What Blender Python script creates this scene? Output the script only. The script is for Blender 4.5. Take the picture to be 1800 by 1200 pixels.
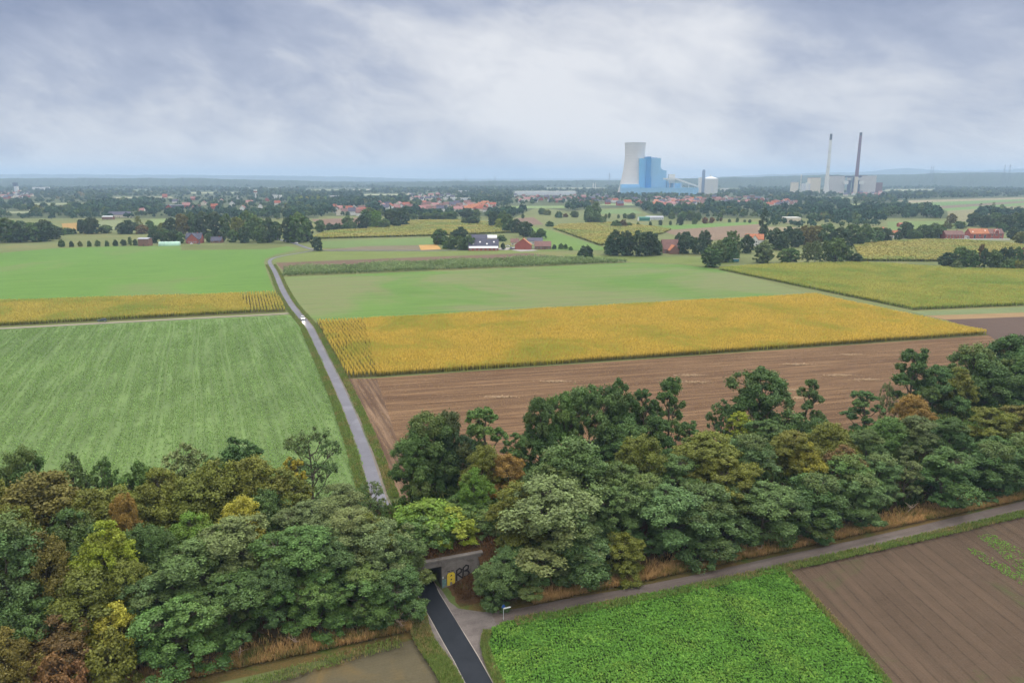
import bpy, math, random
import numpy as np
from mathutils import Vector, Matrix

# ------------------------------------------------------------------ camera
S = bpy.context.scene
for o in list(bpy.data.objects): bpy.data.objects.remove(o)
C = S.collection
F = 1285.0; YH = 312.0; PITCH = math.atan((600 - YH) / F); HC = 70.0
cam = bpy.data.cameras.new("camera"); camo = bpy.data.objects.new("camera", cam); C.objects.link(camo)
cam.sensor_width = 36.0; cam.lens = 36.0 * F / 1800.0
cam.clip_start = 1.0; cam.clip_end = 60000.0
camo.location = (0, 0, HC); camo.rotation_euler = (math.pi / 2 - PITCH, 0, 0)
S.camera = camo

# ------------------------------------------------------------------ light
SUN_EL = math.radians(48); SUN_ROT = math.radians(215)
W = bpy.data.worlds.new("World"); S.world = W; W.use_nodes = True
nt = W.node_tree; nt.nodes.clear()
def N(t, nt=nt, **k):
    n = nt.nodes.new(t)
    for a, b in k.items(): setattr(n, a, b)
    return n
out = N('ShaderNodeOutputWorld'); bg = N('ShaderNodeBackground')
sky = N('ShaderNodeTexSky', sky_type='NISHITA', sun_disc=False, sun_elevation=SUN_EL, sun_rotation=SUN_ROT)
def wm(op, a, b=None, c=None, nt=nt, clamp=False):
    n = nt.nodes.new('ShaderNodeMath'); n.operation = op; n.use_clamp = clamp
    for i, v in enumerate((a, b, c)):
        if v is None: continue
        if isinstance(v, (int, float)): n.inputs[i].default_value = v
        else: nt.links.new(v, n.inputs[i])
    return n.outputs[0]
tc = N('ShaderNodeTexCoord'); sp = N('ShaderNodeSeparateXYZ')
nt.links.new(tc.outputs['Generated'], sp.inputs[0])
X, Y, Z = sp.outputs
zc = wm('MAXIMUM', Z, 0.0)
cb = N('ShaderNodeCombineXYZ'); nt.links.new(wm('MULTIPLY', X, 1.5), cb.inputs[0]); nt.links.new(wm('ADD', wm('MULTIPLY', Y, 1.5), wm('MULTIPLY', X, .5)), cb.inputs[1]); nt.links.new(wm('ADD', wm('MULTIPLY', Z, 3.4), wm('MULTIPLY', X, .6)), cb.inputs[2])
def noise(vec, sc, det, rough, dist=0.0, off=0.0, nt=nt):
    n = nt.nodes.new('ShaderNodeTexNoise'); n.inputs['Scale'].default_value = sc; n.inputs['Detail'].default_value = det
    n.inputs['Roughness'].default_value = rough; n.inputs['Distortion'].default_value = dist
    if off:
        m = nt.nodes.new('ShaderNodeVectorMath'); m.operation = 'ADD'; m.inputs[1].default_value = (off, off * .7, off * .3)
        nt.links.new(vec, m.inputs[0]); vec = m.outputs[0]
    nt.links.new(vec, n.inputs['Vector']); return n.outputs['Fac']
n1 = noise(cb.outputs[0], 1.5, 5, 0.5, 0.5, 3.1)
n2 = noise(cb.outputs[0], 5.5, 7, 0.62, 0.25, 9.7)
cl = wm('ADD', wm('MULTIPLY', n1, 0.66), wm('MULTIPLY', n2, 0.34))
# the cloud deck is thicker to the left, to the right and overhead; thin and bright ahead, low down
side = wm('POWER', wm('ABSOLUTE', wm('SUBTRACT', X, 0.03)), 1.5)
cl = wm('SUBTRACT', cl, wm('MULTIPLY', wm('MULTIPLY', side, wm('ADD', zc, 0.03)), 2.9))
cl = wm('SUBTRACT', cl, wm('MULTIPLY', wm('MAXIMUM', wm('SUBTRACT', zc, .06), 0.0), 0.55))
cl = wm('ADD', cl, .035)
rp = N('ShaderNodeValToRGB'); nt.links.new(cl, rp.inputs[0])
e = rp.color_ramp.elements
e[0].position = 0.20; e[0].color = (0.26, 0.315, 0.48, 1)
e[1].position = 0.56; e[1].color = (0.88, 0.89, 0.93, 1)
m1 = e.new(0.36); m1.color = (0.47, 0.52, 0.66, 1)
m2 = e.new(0.46); m2.color = (0.71, 0.735, 0.81, 1)
# brighter towards the zenith, as an overcast sky is
zen = wm('ADD', 1.0, wm('MULTIPLY', wm('SMOOTH_MIN', wm('MAXIMUM', wm('SUBTRACT', Z, 0.24), 0.0), 0.6, 0.05), 5.2))
vm = N('ShaderNodeVectorMath', operation='SCALE'); hi = N('ShaderNodeMix', data_type='RGBA'); hi.inputs[7].default_value = (.80, .77, .73, 1)
hf = N('ShaderNodeMapRange'); hf.inputs[1].default_value = .24; hf.inputs[2].default_value = .5; nt.links.new(Z, hf.inputs[0]); nt.links.new(hf.outputs[0], hi.inputs[0]); nt.links.new(rp.outputs[0], hi.inputs[6])
nt.links.new(hi.outputs[2], vm.inputs[0]); nt.links.new(zen, vm.inputs['Scale'])
vs = N('ShaderNodeVectorMath', operation='SCALE'); nt.links.new(sky.outputs[0], vs.inputs[0]); vs.inputs['Scale'].default_value = 0.1
mx = N('ShaderNodeMix', data_type='RGBA'); mx.inputs[0].default_value = 0.95
nt.links.new(vs.outputs[0], mx.inputs[6]); nt.links.new(vm.outputs[0], mx.inputs[7])
nt.links.new(mx.outputs[2], bg.inputs[0]); bg.inputs[1].default_value = 1.0
nt.links.new(bg.outputs[0], out.inputs[0])
W.cycles.sampling_method = 'MANUAL'; W.cycles.sample_map_resolution = 512

sd = bpy.data.lights.new("sun", 'SUN'); so = bpy.data.objects.new("sun", sd); C.objects.link(so)
sd.energy = 1.5; sd.angle = math.radians(14); sd.color = (1.0, 0.96, 0.9)
so.rotation_euler = (math.pi / 2 - SUN_EL, 0, math.radians(180) - SUN_ROT + math.radians(180))
so.location = (0, 0, 300)
S.view_settings.view_transform = 'Standard'; S.view_settings.look = 'None'
S.view_settings.exposure = -0.10; S.view_settings.gamma = 1.0
S.render.engine = 'CYCLES'
cy = S.cycles; cy.max_bounces = 5; cy.diffuse_bounces = 3; cy.glossy_bounces = 2; cy.transmission_bounces = 3; cy.volume_bounces = 0
cy.transparent_max_bounces = 8; cy.use_denoising = True; cy.sample_clamp_indirect = 4
cy.caustics_reflective = False; cy.caustics_refractive = False

# ------------------------------------------------------------------ helpers
CP, SP = math.cos(PITCH), math.sin(PITCH)
def G(px, py, z=0.0):                      # where a line of sight of the surveyed photograph meets height z
    u = (px - 900) / F; v = (600 - py) / F
    t = (z - HC) / (-SP + v * CP)
    return (u * t, (CP + v * SP) * t)
def AT(px, py, Yd):                        # point at ground distance Yd along a sight line -> x, z
    u = (px - 900) / F; v = (600 - py) / F
    t = Yd / (CP + v * SP)
    return (u * t, HC + (-SP + v * CP) * t)
def PXM(Yd): return F / (Yd * CP + (HC - 5) * SP)     # photo pixels per metre
def GP(pts): return [G(*q) for q in pts]
def tag(o, label=None, cat=None, group=None, kind=None):
    if label: o['label'] = label
    if cat: o['category'] = cat
    if group: o['group'] = group
    if kind: o['kind'] = kind
    return o
def link(name, me, parent=None, mats=()):
    o = bpy.data.objects.new(name, me); C.objects.link(o)
    if parent: o.parent = parent
    for m in mats:
        if m.name not in [x.name for x in me.materials if x]: me.materials.append(m)
    return o
def mesh(name, v, f, mats=(), parent=None, fm=None, smooth=False):
    me = bpy.data.meshes.new(name); me.from_pydata([tuple(p) for p in v], [], [tuple(q) for q in f]); me.update()
    for m in mats: me.materials.append(m)
    if fm is not None:
        me.polygons.foreach_set('material_index', fm)
    if smooth: me.polygons.foreach_set('use_smooth', [True] * len(me.polygons))
    o = bpy.data.objects.new(name, me); C.objects.link(o)
    if parent: o.parent = parent
    return o
def quads(name, V, tone, mats, hue=None):  # V: (n,4,3)
    n = len(V); me = bpy.data.meshes.new(name)
    me.vertices.add(n * 4); me.vertices.foreach_set('co', np.ascontiguousarray(V, dtype=np.float32).ravel())
    me.loops.add(n * 4); me.loops.foreach_set('vertex_index', np.arange(n * 4, dtype=np.int32))
    me.polygons.add(n); me.polygons.foreach_set('loop_start', np.arange(n, dtype=np.int32) * 4)
    me.update(calc_edges=True)
    a = me.attributes.new('tone', 'FLOAT', 'FACE'); a.data.foreach_set('value', np.asarray(tone, dtype=np.float32))
    if hue is not None:
        a = me.attributes.new('hue', 'FLOAT', 'FACE'); a.data.foreach_set('value', np.asarray(hue, dtype=np.float32))
    for m in mats: me.materials.append(m)
    return me
def empty(name, loc=(0, 0, 0), rz=0.0, sc=(1, 1, 1)):
    o = bpy.data.objects.new(name, None); C.objects.link(o)
    o.location = loc; o.rotation_euler = (0, 0, rz); o.scale = sc; o.empty_display_size = 1
    return o
class MB:
    def __init__(s): s.v = []; s.f = []; s.m = []
    def add(s, v, f, m=0):
        k = len(s.v); s.v += [tuple(p) for p in v]; s.f += [tuple(i + k for i in q) for q in f]; s.m += [m] * len(f)
    def box(s, x0, x1, y0, y1, z0, z1, m=0):
        v = [(x0, y0, z0), (x1, y0, z0), (x1, y1, z0), (x0, y1, z0), (x0, y0, z1), (x1, y0, z1), (x1, y1, z1), (x0, y1, z1)]
        s.add(v, [(3, 2, 1, 0), (4, 5, 6, 7), (0, 1, 5, 4), (1, 2, 6, 5), (2, 3, 7, 6), (3, 0, 4, 7)], m)
    def tube(s, pts, rad, n=6, m=0, cap=True):
        ring = []
        for i, p in enumerate(pts):
            p = Vector(p)
            t = (Vector(pts[min(i + 1, len(pts) - 1)]) - Vector(pts[max(i - 1, 0)])).normalized()
            a = t.cross(Vector((0.31, 0.95, 0.02))).normalized() if abs(t.y) < .9 else t.cross(Vector((1, 0, 0))).normalized()
            b = t.cross(a)
            r = rad[i] if hasattr(rad, '__len__') else rad
            ring.append([p + (a * math.cos(2 * math.pi * k / n) + b * math.sin(2 * math.pi * k / n)) * r for k in range(n)])
        k0 = len(s.v)
        for r in ring: s.v += [tuple(p) for p in r]
        for i in range(len(pts) - 1):
            for k in range(n):
                s.f.append((k0 + i * n + k, k0 + i * n + (k + 1) % n, k0 + (i + 1) * n + (k + 1) % n, k0 + (i + 1) * n + k)); s.m.append(m)
        if cap:
            s.f.append(tuple(k0 + k for k in range(n))[::-1]); s.m.append(m)
            s.f.append(tuple(k0 + (len(pts) - 1) * n + k for k in range(n))); s.m.append(m)
    def lathe(s, prof, n=32, cx=0, cy_=0, m=0, cap=True):
        k0 = len(s.v)
        for r, z in prof:
            for k in range(n):
                a = 2 * math.pi * k / n; s.v.append((cx + r * math.cos(a), cy_ + r * math.sin(a), z))
        for i in range(len(prof) - 1):
            for k in range(n):
                s.f.append((k0 + i * n + k, k0 + i * n + (k + 1) % n, k0 + (i + 1) * n + (k + 1) % n, k0 + (i + 1) * n + k)); s.m.append(m)
        if cap:
            s.f.append(tuple(k0 + (len(prof) - 1) * n + k for k in range(n))); s.m.append(m)
    def prism(s, poly, z0, z1, m=0):       # poly in xy
        n = len(poly); v = [(x, y, z0) for x, y in poly] + [(x, y, z1) for x, y in poly]
        s.add(v, [tuple(range(n))[::-1], tuple(range(n, 2 * n))] + [(i, (i + 1) % n, n + (i + 1) % n, n + i) for i in range(n)], m)
    def extrude_xz(s, poly, y0, y1, m=0):  # poly in xz
        n = len(poly); v = [(x, y0, z) for x, z in poly] + [(x, y1, z) for x, z in poly]
        s.add(v, [tuple(range(n)), tuple(range(n, 2 * n))[::-1]] + [(i, n + i, n + (i + 1) % n, (i + 1) % n) for i in range(n)], m)
    def build(s, name, mats, parent=None, smooth=False):
        return mesh(name, s.v, s.f, mats if isinstance(mats, (list, tuple)) else [mats], parent, s.m, smooth)

# ------------------------------------------------------------------ materials
def newmat(name, rough=0.9, spec=0.2):
    m = bpy.data.materials.new(name); m.use_nodes = True; t = m.node_tree
    b = t.nodes['Principled BSDF']; b.inputs['Roughness'].default_value = rough; b.inputs['Specular IOR Level'].default_value = spec
    return m, t, b
def plain(name, col, rough=0.8, spec=0.3, var=0.12, sc=0.6, metal=0.0):
    m, t, b = newmat(name, rough, spec); b.inputs['Metallic'].default_value = metal
    co = t.nodes.new('ShaderNodeTexCoord')
    f = noise(co.outputs['Object'], sc, 4, 0.6, nt=t)
    r = t.nodes.new('ShaderNodeValToRGB'); t.links.new(f, r.inputs[0])
    r.color_ramp.elements[0].position = .3; r.color_ramp.elements[1].position = .7
    r.color_ramp.elements[0].color = tuple(c * (1 - var) for c in col) + (1,)
    r.color_ramp.elements[1].color = tuple(min(1, c * (1 + var)) for c in col) + (1,)
    t.links.new(r.outputs[0], b.inputs['Base Color']); return m
def mixc(t, fac, a, b, typ='MIX'):
    n = t.nodes.new('ShaderNodeMix'); n.data_type = 'RGBA'; n.blend_type = typ
    for i, v in ((0, fac), (6, a), (7, b)):
        if isinstance(v, (int, float)): n.inputs[i].default_value = v
        elif isinstance(v, tuple): n.inputs[i].default_value = v if len(v) == 4 else v + (1,)
        else: t.links.new(v, n.inputs[i])
    return n.outputs[2]
def rng(t, v, a, b, c=0.0, d=1.0):
    n = t.nodes.new('ShaderNodeMapRange'); n.inputs[1].default_value = a; n.inputs[2].default_value = b
    n.inputs[3].default_value = c; n.inputs[4].default_value = d; t.links.new(v, n.inputs[0]); return n.outputs[0]
FS = 0.60
def field_mat(name, cols, rowdir=None, period=0.75, rowamt=0.35, rowcol=None, big=0.02, med=0.25, fine=2.2,
              patch=None, patchamt=0.0, streak=0.0, bump=0.0, rough=0.95, patchsc=0.012, patchlo=.52, lines=None):
    """cols: (dark, light). rows run along rowdir (a ground vector)."""
    cols = [tuple(c * FS for c in k_) for k_ in cols]; rowcol = rowcol and tuple(c * FS for c in rowcol); patch = patch and tuple(c * FS for c in patch)
    m, t, b = newmat(name, rough, 0.1)
    g = t.nodes.new('ShaderNodeNewGeometry'); P = g.outputs['Position']
    n_big = noise(P, big, 4, .55, .5, nt=t); n_med = noise(P, med, 4, .6, nt=t); n_fin = noise(P, fine, 3, .65, nt=t)
    f = wm('ADD', wm('ADD', wm('MULTIPLY', n_big, .42, nt=t), wm('MULTIPLY', n_med, .26, nt=t), nt=t), wm('MULTIPLY', n_fin, .32, nt=t), nt=t)
    f = rng(t, f, .36, .64)
    col = mixc(t, f, cols[0], cols[1])
    if patch is not None:
        n = noise(P, patchsc, 5, .6, .8, 5.5, nt=t); col = mixc(t, wm('MULTIPLY', rng(t, n, patchlo, patchlo + .12), patchamt, nt=t), col, patch)
    if rowdir is not None:
        a = math.atan2(rowdir[1], rowdir[0])
        mp = t.nodes.new('ShaderNodeMapping'); mp.vector_type = 'POINT'; mp.inputs['Rotation'].default_value = (0, 0, -a); t.links.new(P, mp.inputs[0])
        s2 = t.nodes.new('ShaderNodeSeparateXYZ'); t.links.new(mp.outputs[0], s2.inputs[0])
        wob = wm('MULTIPLY', wm('SUBTRACT', noise(P, .35, 2, .5, nt=t), .5, nt=t), .5, nt=t)
        ph = wm('MULTIPLY', wm('ADD', s2.outputs[1], wob, nt=t), 2 * math.pi / period, nt=t)
        w = wm('MULTIPLY_ADD', wm('SINE', ph, nt=t), .5, .5, nt=t)
        # uneven strength of the rows along and between passes of the machine
        cbn = t.nodes.new('ShaderNodeCombineXYZ'); t.links.new(wm('MULTIPLY', s2.outputs[0], .025, nt=t), cbn.inputs[0]); t.links.new(wm('MULTIPLY', s2.outputs[1], .45, nt=t), cbn.inputs[1])
        st = noise(cbn.outputs[0], 1.0, 5, .62, nt=t)
        w = wm('MULTIPLY', w, rng(t, n_med, .3, .6, .4, 1.0), nt=t)
        col = mixc(t, wm('MULTIPLY', w, rowamt, nt=t), col, rowcol or cols[0])
        if streak: col = mixc(t, wm('MULTIPLY', rng(t, st, .48, .66), streak, nt=t), col, cols[1] if not rowcol else tuple(min(1, c * 1.25) for c in cols[1]))
        if streak: col = mixc(t, wm('MULTIPLY', rng(t, st, .46, .34), streak * .8, nt=t), col, cols[0])
    if lines:
        lw = wm('SINE', wm('MULTIPLY', wm('ADD', s2.outputs[1], wob, nt=t), 2 * math.pi / lines[0], nt=t), nt=t)
        lf = wm('MULTIPLY', rng(t, lw, lines[1], 1.0), rng(t, noise(P, .5, 3, .6, 0, 2.2, nt=t), .35, .6, .35, 1.0), nt=t)
        col = mixc(t, wm('MULTIPLY', lf, lines[2], nt=t), col, tuple(c * .45 for c in cols[0]))
    t.links.new(col, b.inputs['Base Color'])
    if bump:
        bp = t.nodes.new('ShaderNodeBump'); bp.inputs['Strength'].default_value = bump; bp.inputs['Distance'].default_value = .3
        t.links.new(n_fin, bp.inputs['Height']); t.links.new(bp.outputs[0], b.inputs['Normal'])
    return m
def crop_mat(name, low, high, zlo, zhi, green=None, gsc=0.03, glo=.5, transl=.25, base_z=0):
    """Plants: stalk colour low down, tip colour high up, patches of greener plants."""
    m = bpy.data.materials.new(name); m.use_nodes = True; t = m.node_tree; t.nodes.clear()
    g = t.nodes.new('ShaderNodeNewGeometry'); P = g.outputs['Position']
    s2 = t.nodes.new('ShaderNodeSeparateXYZ'); t.links.new(P, s2.inputs[0])
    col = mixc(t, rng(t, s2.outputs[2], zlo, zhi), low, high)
    at = t.nodes.new('ShaderNodeAttribute'); at.attribute_name = 'tone'
    if green: 
        n = noise(P, gsc, 5, .65, .6, nt=t); n = wm('ADD', n, wm('MULTIPLY', wm('SUBTRACT', at.outputs['Fac'], .5, nt=t), .25, nt=t), nt=t)
        col = mixc(t, rng(t, n, glo, glo + .16), col, green)
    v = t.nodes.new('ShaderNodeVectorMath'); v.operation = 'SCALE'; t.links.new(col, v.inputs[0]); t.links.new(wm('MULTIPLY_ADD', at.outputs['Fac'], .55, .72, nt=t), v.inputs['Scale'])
    d = t.nodes.new('ShaderNodeBsdfDiffuse'); tr = t.nodes.new('ShaderNodeBsdfTranslucent'); mxs = t.nodes.new('ShaderNodeMixShader'); mxs.inputs[0].default_value = transl
    o = t.nodes.new('ShaderNodeOutputMaterial')
    t.links.new(v.outputs[0], d.inputs[0]); t.links.new(v.outputs[0], tr.inputs[0]); t.links.new(d.outputs[0], mxs.inputs[1]); t.links.new(tr.outputs[0], mxs.inputs[2]); t.links.new(mxs.outputs[0], o.inputs[0])
    return m
# tree leaves: the colour comes from each tree's own object colour, varied leaf by leaf
def leaf_mat():
    m = bpy.data.materials.new('leaves'); m.use_nodes = True; t = m.node_tree; t.nodes.clear()
    oi = t.nodes.new('ShaderNodeObjectInfo')
    at = t.nodes.new('ShaderNodeAttribute'); at.attribute_name = 'tone'; ah = t.nodes.new('ShaderNodeAttribute'); ah.attribute_name = 'hue'
    v = t.nodes.new('ShaderNodeVectorMath'); v.operation = 'SCALE'; t.links.new(oi.outputs['Color'], v.inputs[0])
    t.links.new(wm('MULTIPLY_ADD', at.outputs['Fac'], 1.2, .52, nt=t), v.inputs['Scale'])
    warm = mixc(t, wm('MULTIPLY', ah.outputs['Fac'], .5, nt=t), v.outputs[0], (.19, .15, .03))
    d = t.nodes.new('ShaderNodeBsdfDiffuse'); tr = t.nodes.new('ShaderNodeBsdfTranslucent'); mxs = t.nodes.new('ShaderNodeMixShader'); mxs.inputs[0].default_value = .14
    gl = t.nodes.new('ShaderNodeBsdfGlossy'); gl.inputs['Roughness'].default_value = .5; gl.inputs[0].default_value = (.8, .9, 1, 1); m2_ = t.nodes.new('ShaderNodeMixShader'); m2_.inputs[0].default_value = .02
    o = t.nodes.new('ShaderNodeOutputMaterial')
    t.links.new(warm, d.inputs[0]); t.links.new(warm, tr.inputs[0]); t.links.new(d.outputs[0], mxs.inputs[1]); t.links.new(tr.outputs[0], mxs.inputs[2])
    t.links.new(mxs.outputs[0], m2_.inputs[1]); t.links.new(gl.outputs[0], m2_.inputs[2]); t.links.new(m2_.outputs[0], o.inputs[0])
    return m
LEAF = leaf_mat()
BARK = plain('bark', (.10, .085, .065), .95, .1, .3, 3)
# far leaves: merged masses carry their colour in the hue attribute
def farleaf():
    m = bpy.data.materials.new('far_leaves'); m.use_nodes = True; t = m.node_tree
    b = t.nodes['Principled BSDF']; b.inputs['Roughness'].default_value = 1; b.inputs['Specular IOR Level'].default_value = 0
    at = t.nodes.new('ShaderNodeAttribute'); at.attribute_name = 'tone'; ah = t.nodes.new('ShaderNodeAttribute'); ah.attribute_name = 'hue'
    r = t.nodes.new('ShaderNodeValToRGB'); t.links.new(ah.outputs['Fac'], r.inputs[0]); e = r.color_ramp.elements
    e[0].position = 0; e[0].color = (.028, .064, .042, 1); e[1].position = 1; e[1].color = (.19, .16, .05, 1)
    x = e.new(.35); x.color = (.042, .092, .048, 1); x = e.new(.7); x.color = (.085, .13, .04, 1); x = e.new(.9); x.color = (.13, .16, .05, 1)
    v = t.nodes.new('ShaderNodeVectorMath'); v.operation = 'SCALE'; t.links.new(r.outputs[0], v.inputs[0])
    t.links.new(wm('MULTIPLY_ADD', at.outputs['Fac'], .85, .40, nt=t), v.inputs['Scale']); t.links.new(v.outputs[0], b.inputs['Base Color'])
    return m
FARLEAF = farleaf()

# ------------------------------------------------------------------ the belt frame (an old railway embankment)
O = Vector((0, 110.6)); D = Vector((.937, .349)); NV = Vector((-.349, .937))
def B(s, v): p = O + D * s + NV * v; return (p.x, p.y)
def SV(x, y): q = Vector((x, y)) - O; return (q.dot(D), q.dot(NV))
def sstep(a, b, x): t = min(1, max(0, (x - a) / (b - a))); return t * t * (3 - 2 * t)
P_S0, P_S1 = -15.4, -9.9        # the opening
W_S0, W_S1 = -22.0, -3.2        # ends of the portal wall
V_P, V_Q = 9.0, 33.0            # near and far portal walls
def bank(s, v):                 # ground height on the belt
    h = 6.8 + .5 * math.sin(s * .05) + .25 * math.sin(s * .21 + 1)
    return h * sstep(1.5, 12.5, v) * (1 - sstep(28, 40, v))
def bank_h(x, y):
    s, v = SV(x, y)
    if v < 0 or v > 42: return 0.0
    if W_S0 < s < W_S1 + 1 and v < V_P: return .25 * bank(s, v) * sstep(-10.5, -3, s) if s > P_S1 else 0
    return bank(s, v)

# ------------------------------------------------------------------ ground and fields
def sheet(name, pts, z, mat, world=False, kind='structure', label=None):
    P = pts if world else GP(pts)
    o = mesh(name, [(x, y, z) for x, y in P], [tuple(range(len(P)))], [mat])
    import bmesh
    bm = bmesh.new(); bm.from_mesh(o.data); bmesh.ops.triangulate(bm, faces=bm.faces[:]); 
    bmesh.ops.recalc_face_normals(bm, faces=bm.faces[:])
    for f_ in bm.faces:
        if f_.normal.z < 0: f_.normal_flip()
    bm.to_mesh(o.data); bm.free()
    tag(o, label, kind=kind); return o
ZL = [0.0]
def nz(): ZL[0] += .005; return ZL[0]
row1 = Vector(G(1740, 592)) - Vector(G(612, 664))         # the long rows of the middle fields
rowR = Vector(G(612, 664)) - Vector(G(556, 567))          # rows along the lane
meadow = field_mat('meadow', ((.150, .185, .065), (.235, .265, .105)), big=.006, med=.05, fine=.8, patch=(.27, .25, .10), patchamt=.6)
g0 = mesh('ground', [(-21000, -300, 0), (21000, -300, 0), (21000, 20000, 0), (-21000, 20000, 0)], [(0, 1, 2, 3)], [meadow]); tag(g0, kind='structure')

verge = field_mat('verge', ((.085, .10, .028), (.27, .17, .065)), big=.09, med=.5, fine=3, patch=(.10, .16, .03), patchamt=.9, patchsc=.11, bump=.8)
grassy = field_mat('grass_strip', ((.085, .13, .035), (.16, .20, .065)), big=.1, med=.6, fine=3, patch=(.24, .19, .07), patchamt=.5, patchsc=.15, bump=.5)
floor_m = field_mat('woodland_floor', ((.060, .085, .035), (.13, .16, .07)), big=.004, med=.02, fine=.1)
sheet('woodland_floor', [(-300, 384), (560, 384), (560, 380), (890, 380), (890, 384), (2100, 384), (2100, 313.2), (-300, 313.2)], nz(), floor_m)
for pl_ in ([(895, 402), (905, 382), (945, 364), (1000, 372), (1040, 367), (1120, 365), (1140, 376), (1190, 386), (1340, 388), (1346, 398), (1346, 405)],): sheet('meadow', pl_, nz(), meadow)
# belt floor
bf = [B(-260, -4), B(420, -4), B(420, 52), B(-260, 52)]
sheet('verge', bf, nz(), verge, world=True)
cover = field_mat('cover_crop', ((.12, .19, .07), (.23, .35, .12)), rowdir=(-.39, .92), period=3.0, rowamt=.28, rowcol=(.10, .13, .05), big=.018, med=.30, fine=1.6, streak=.35, bump=.6)
sheet('cover_crop_field', [(-900, 600), (-60, 580), (505, 553), (524, 557), (545, 582), (570, 630), (594, 690), (622, 750), (640, 800), (652, 850), (662, 895), (300, 1010), (-300, 1060), (-900, 1100)], nz(), cover)
wheat = field_mat('green_field', ((.115, .235, .044), (.18, .33, .068)), rowdir=tuple(row1), period=6, rowamt=.15, big=.008, med=.06, fine=1.1, streak=.6, patch=(.21, .255, .10), patchamt=.75, patchsc=.008, lines=(16, .975, .30), bump=.5)
sheet('green_field', [(-900, 520), (-60, 450), (90, 437), (200, 433), (320, 431.5), (485, 429.5), (530, 437.5), (485, 447), (466, 455), (464, 462), (470, 480), (482, 512), (490, 520), (-60, 545), (-900, 610)], nz(), wheat)
olive = field_mat('olive_strip', ((.13, .17, .05), (.20, .22, .08)), big=.02, med=.1, fine=.5)
sheet('olive_strip', [(318, 431.3), (485, 429.3), (505, 433), (470, 438), (318, 440)], nz(), olive)
wheat2 = field_mat('young_green_field', ((.118, .225, .048), (.18, .31, .072)), rowdir=tuple(row1), period=3, rowamt=.3, big=.010, med=.06, fine=1.2, streak=.75, patch=(.265, .255, .135), patchamt=.85, patchsc=.0065, patchlo=.42, lines=(14, .97, .35), bump=.5)
sheet('young_green_field', [(497, 487), (1110, 462), (1190, 464), (1262, 473), (1442, 521), (560, 566), (545, 556), (522, 532), (504, 508)], nz(), wheat2)
soilA = field_mat('soil_strip_far', ((.16, .105, .075), (.24, .165, .115)), rowdir=tuple(row1), period=4, rowamt=.3, big=.02, med=.1, fine=.5, streak=.4)
sheet('soil_strip', [(485, 462), (930, 445), (990, 452), (496, 474)], nz(), soilA)
meadow2 = field_mat('pasture', ((.15, .21, .05), (.24, .29, .09)), big=.015, med=.08, fine=.6, streak=.4, rowdir=tuple(row1), period=5, rowamt=.1)
sheet('pasture', [(478, 457), (500, 449.5), (552, 442), (760, 442), (905, 437), (985, 441), (930, 444), (485, 461)], nz(), meadow2)
sheet('pasture_east', [(985, 446), (1060, 449), (1240, 452), (1290, 462), (1255, 471), (1190, 463), (1110, 461), (1100, 458), (1000, 451)], nz(), meadow2)
stub = field_mat('stubble', ((.15, .083, .045), (.30, .185, .100)), rowdir=tuple(row1), period=1.5, rowamt=.6, rowcol=(.085, .052, .036), big=.02, med=.30, fine=2.4, streak=.75, patch=(.46, .34, .2), patchamt=.8, bump=1.0, patchsc=.05, patchlo=.66, lines=(4.5, .75, .4))
sheet('stubble_field', [(660, 664.5), (1742, 589), (1850, 616), (1850, 720), (1200, 900), (712, 890), (700, 790)], nz(), stub)
stub2 = field_mat('stubble_headland', ((.135, .080, .05), (.30, .20, .13)), rowdir=tuple(rowR), period=1.5, rowamt=.65, rowcol=(.085, .052, .036), big=.02, med=.3, fine=2.4, streak=.8, bump=1.0)
sheet('stubble_headland', [(612, 665.5), (662, 665), (704, 790), (718, 880), (718, 930), (684, 915), (660, 800), (636, 735)], nz(), stub2)
strip_g = field_mat('pale_grass_strip', ((.17, .22, .10), (.25, .30, .14)), big=.02, med=.1, fine=.6)
sheet('grass_strip', [(1600, 548), (1900, 536), (1900, 546), (1625, 555)], nz(), strip_g)
straw = field_mat('straw_strip', ((.30, .20, .10), (.42, .29, .15)), rowdir=(1, .1), period=4, rowamt=.2, big=.02, med=.1, fine=.8, streak=.4)
sheet('straw_strip', [(1625, 555), (1900, 546), (1900, 553), (1662, 562)], nz(), straw)
dark = field_mat('dark_soil', ((.115, .078, .065), (.165, .115, .09)), rowdir=(1, .1), period=2, rowamt=.25, big=.02, med=.2, fine=1.5, streak=.3)
sheet('dark_soil_field', [(1662, 562), (1900, 553), (1950, 640), (1800, 640), (1742, 592), (1700, 575)], nz(), dark)
# near fields
NR = Vector(G(1555, 1200)) - Vector(G(1395, 1015))
seed = field_mat('seedbed', ((.120, .083, .056), (.190, .132, .090)), rowdir=tuple(NR), period=.5, rowamt=.35, rowcol=(.11, .085, .065), big=.05, med=.5, fine=4, patch=(.10, .17, .04), patchamt=.55, bump=1.2, patchsc=.06, patchlo=.585, streak=.35, lines=(2.6, .84, .45))
sheet('seedbed', [(1370, 1003), (1500, 975), (1700, 925), (1800, 902), (2300, 790), (3400, 1100), (2300, 1500), (1540, 1500)], nz(), seed)
beetsoil = field_mat('beet_soil', ((.035, .065, .018), (.06, .11, .03)), big=.1, med=1, fine=5)
sheet('beet_field_soil', [(858, 1112), (885, 1096), (1100, 1055), (1374, 1002), (1560, 1205), (1660, 1500), (960, 1500), (890, 1260), (866, 1180), (855, 1140)], nz(), beetsoil)
tan = field_mat('tan_field', ((.115, .10, .06), (.17, .145, .09)), rowdir=(.94, .34), period=.6, rowamt=.2, big=.06, med=.6, fine=3, patch=(.27, .18, .06), patchamt=.6, patchsc=.085, patchlo=.54, bump=.7, streak=.25)
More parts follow.
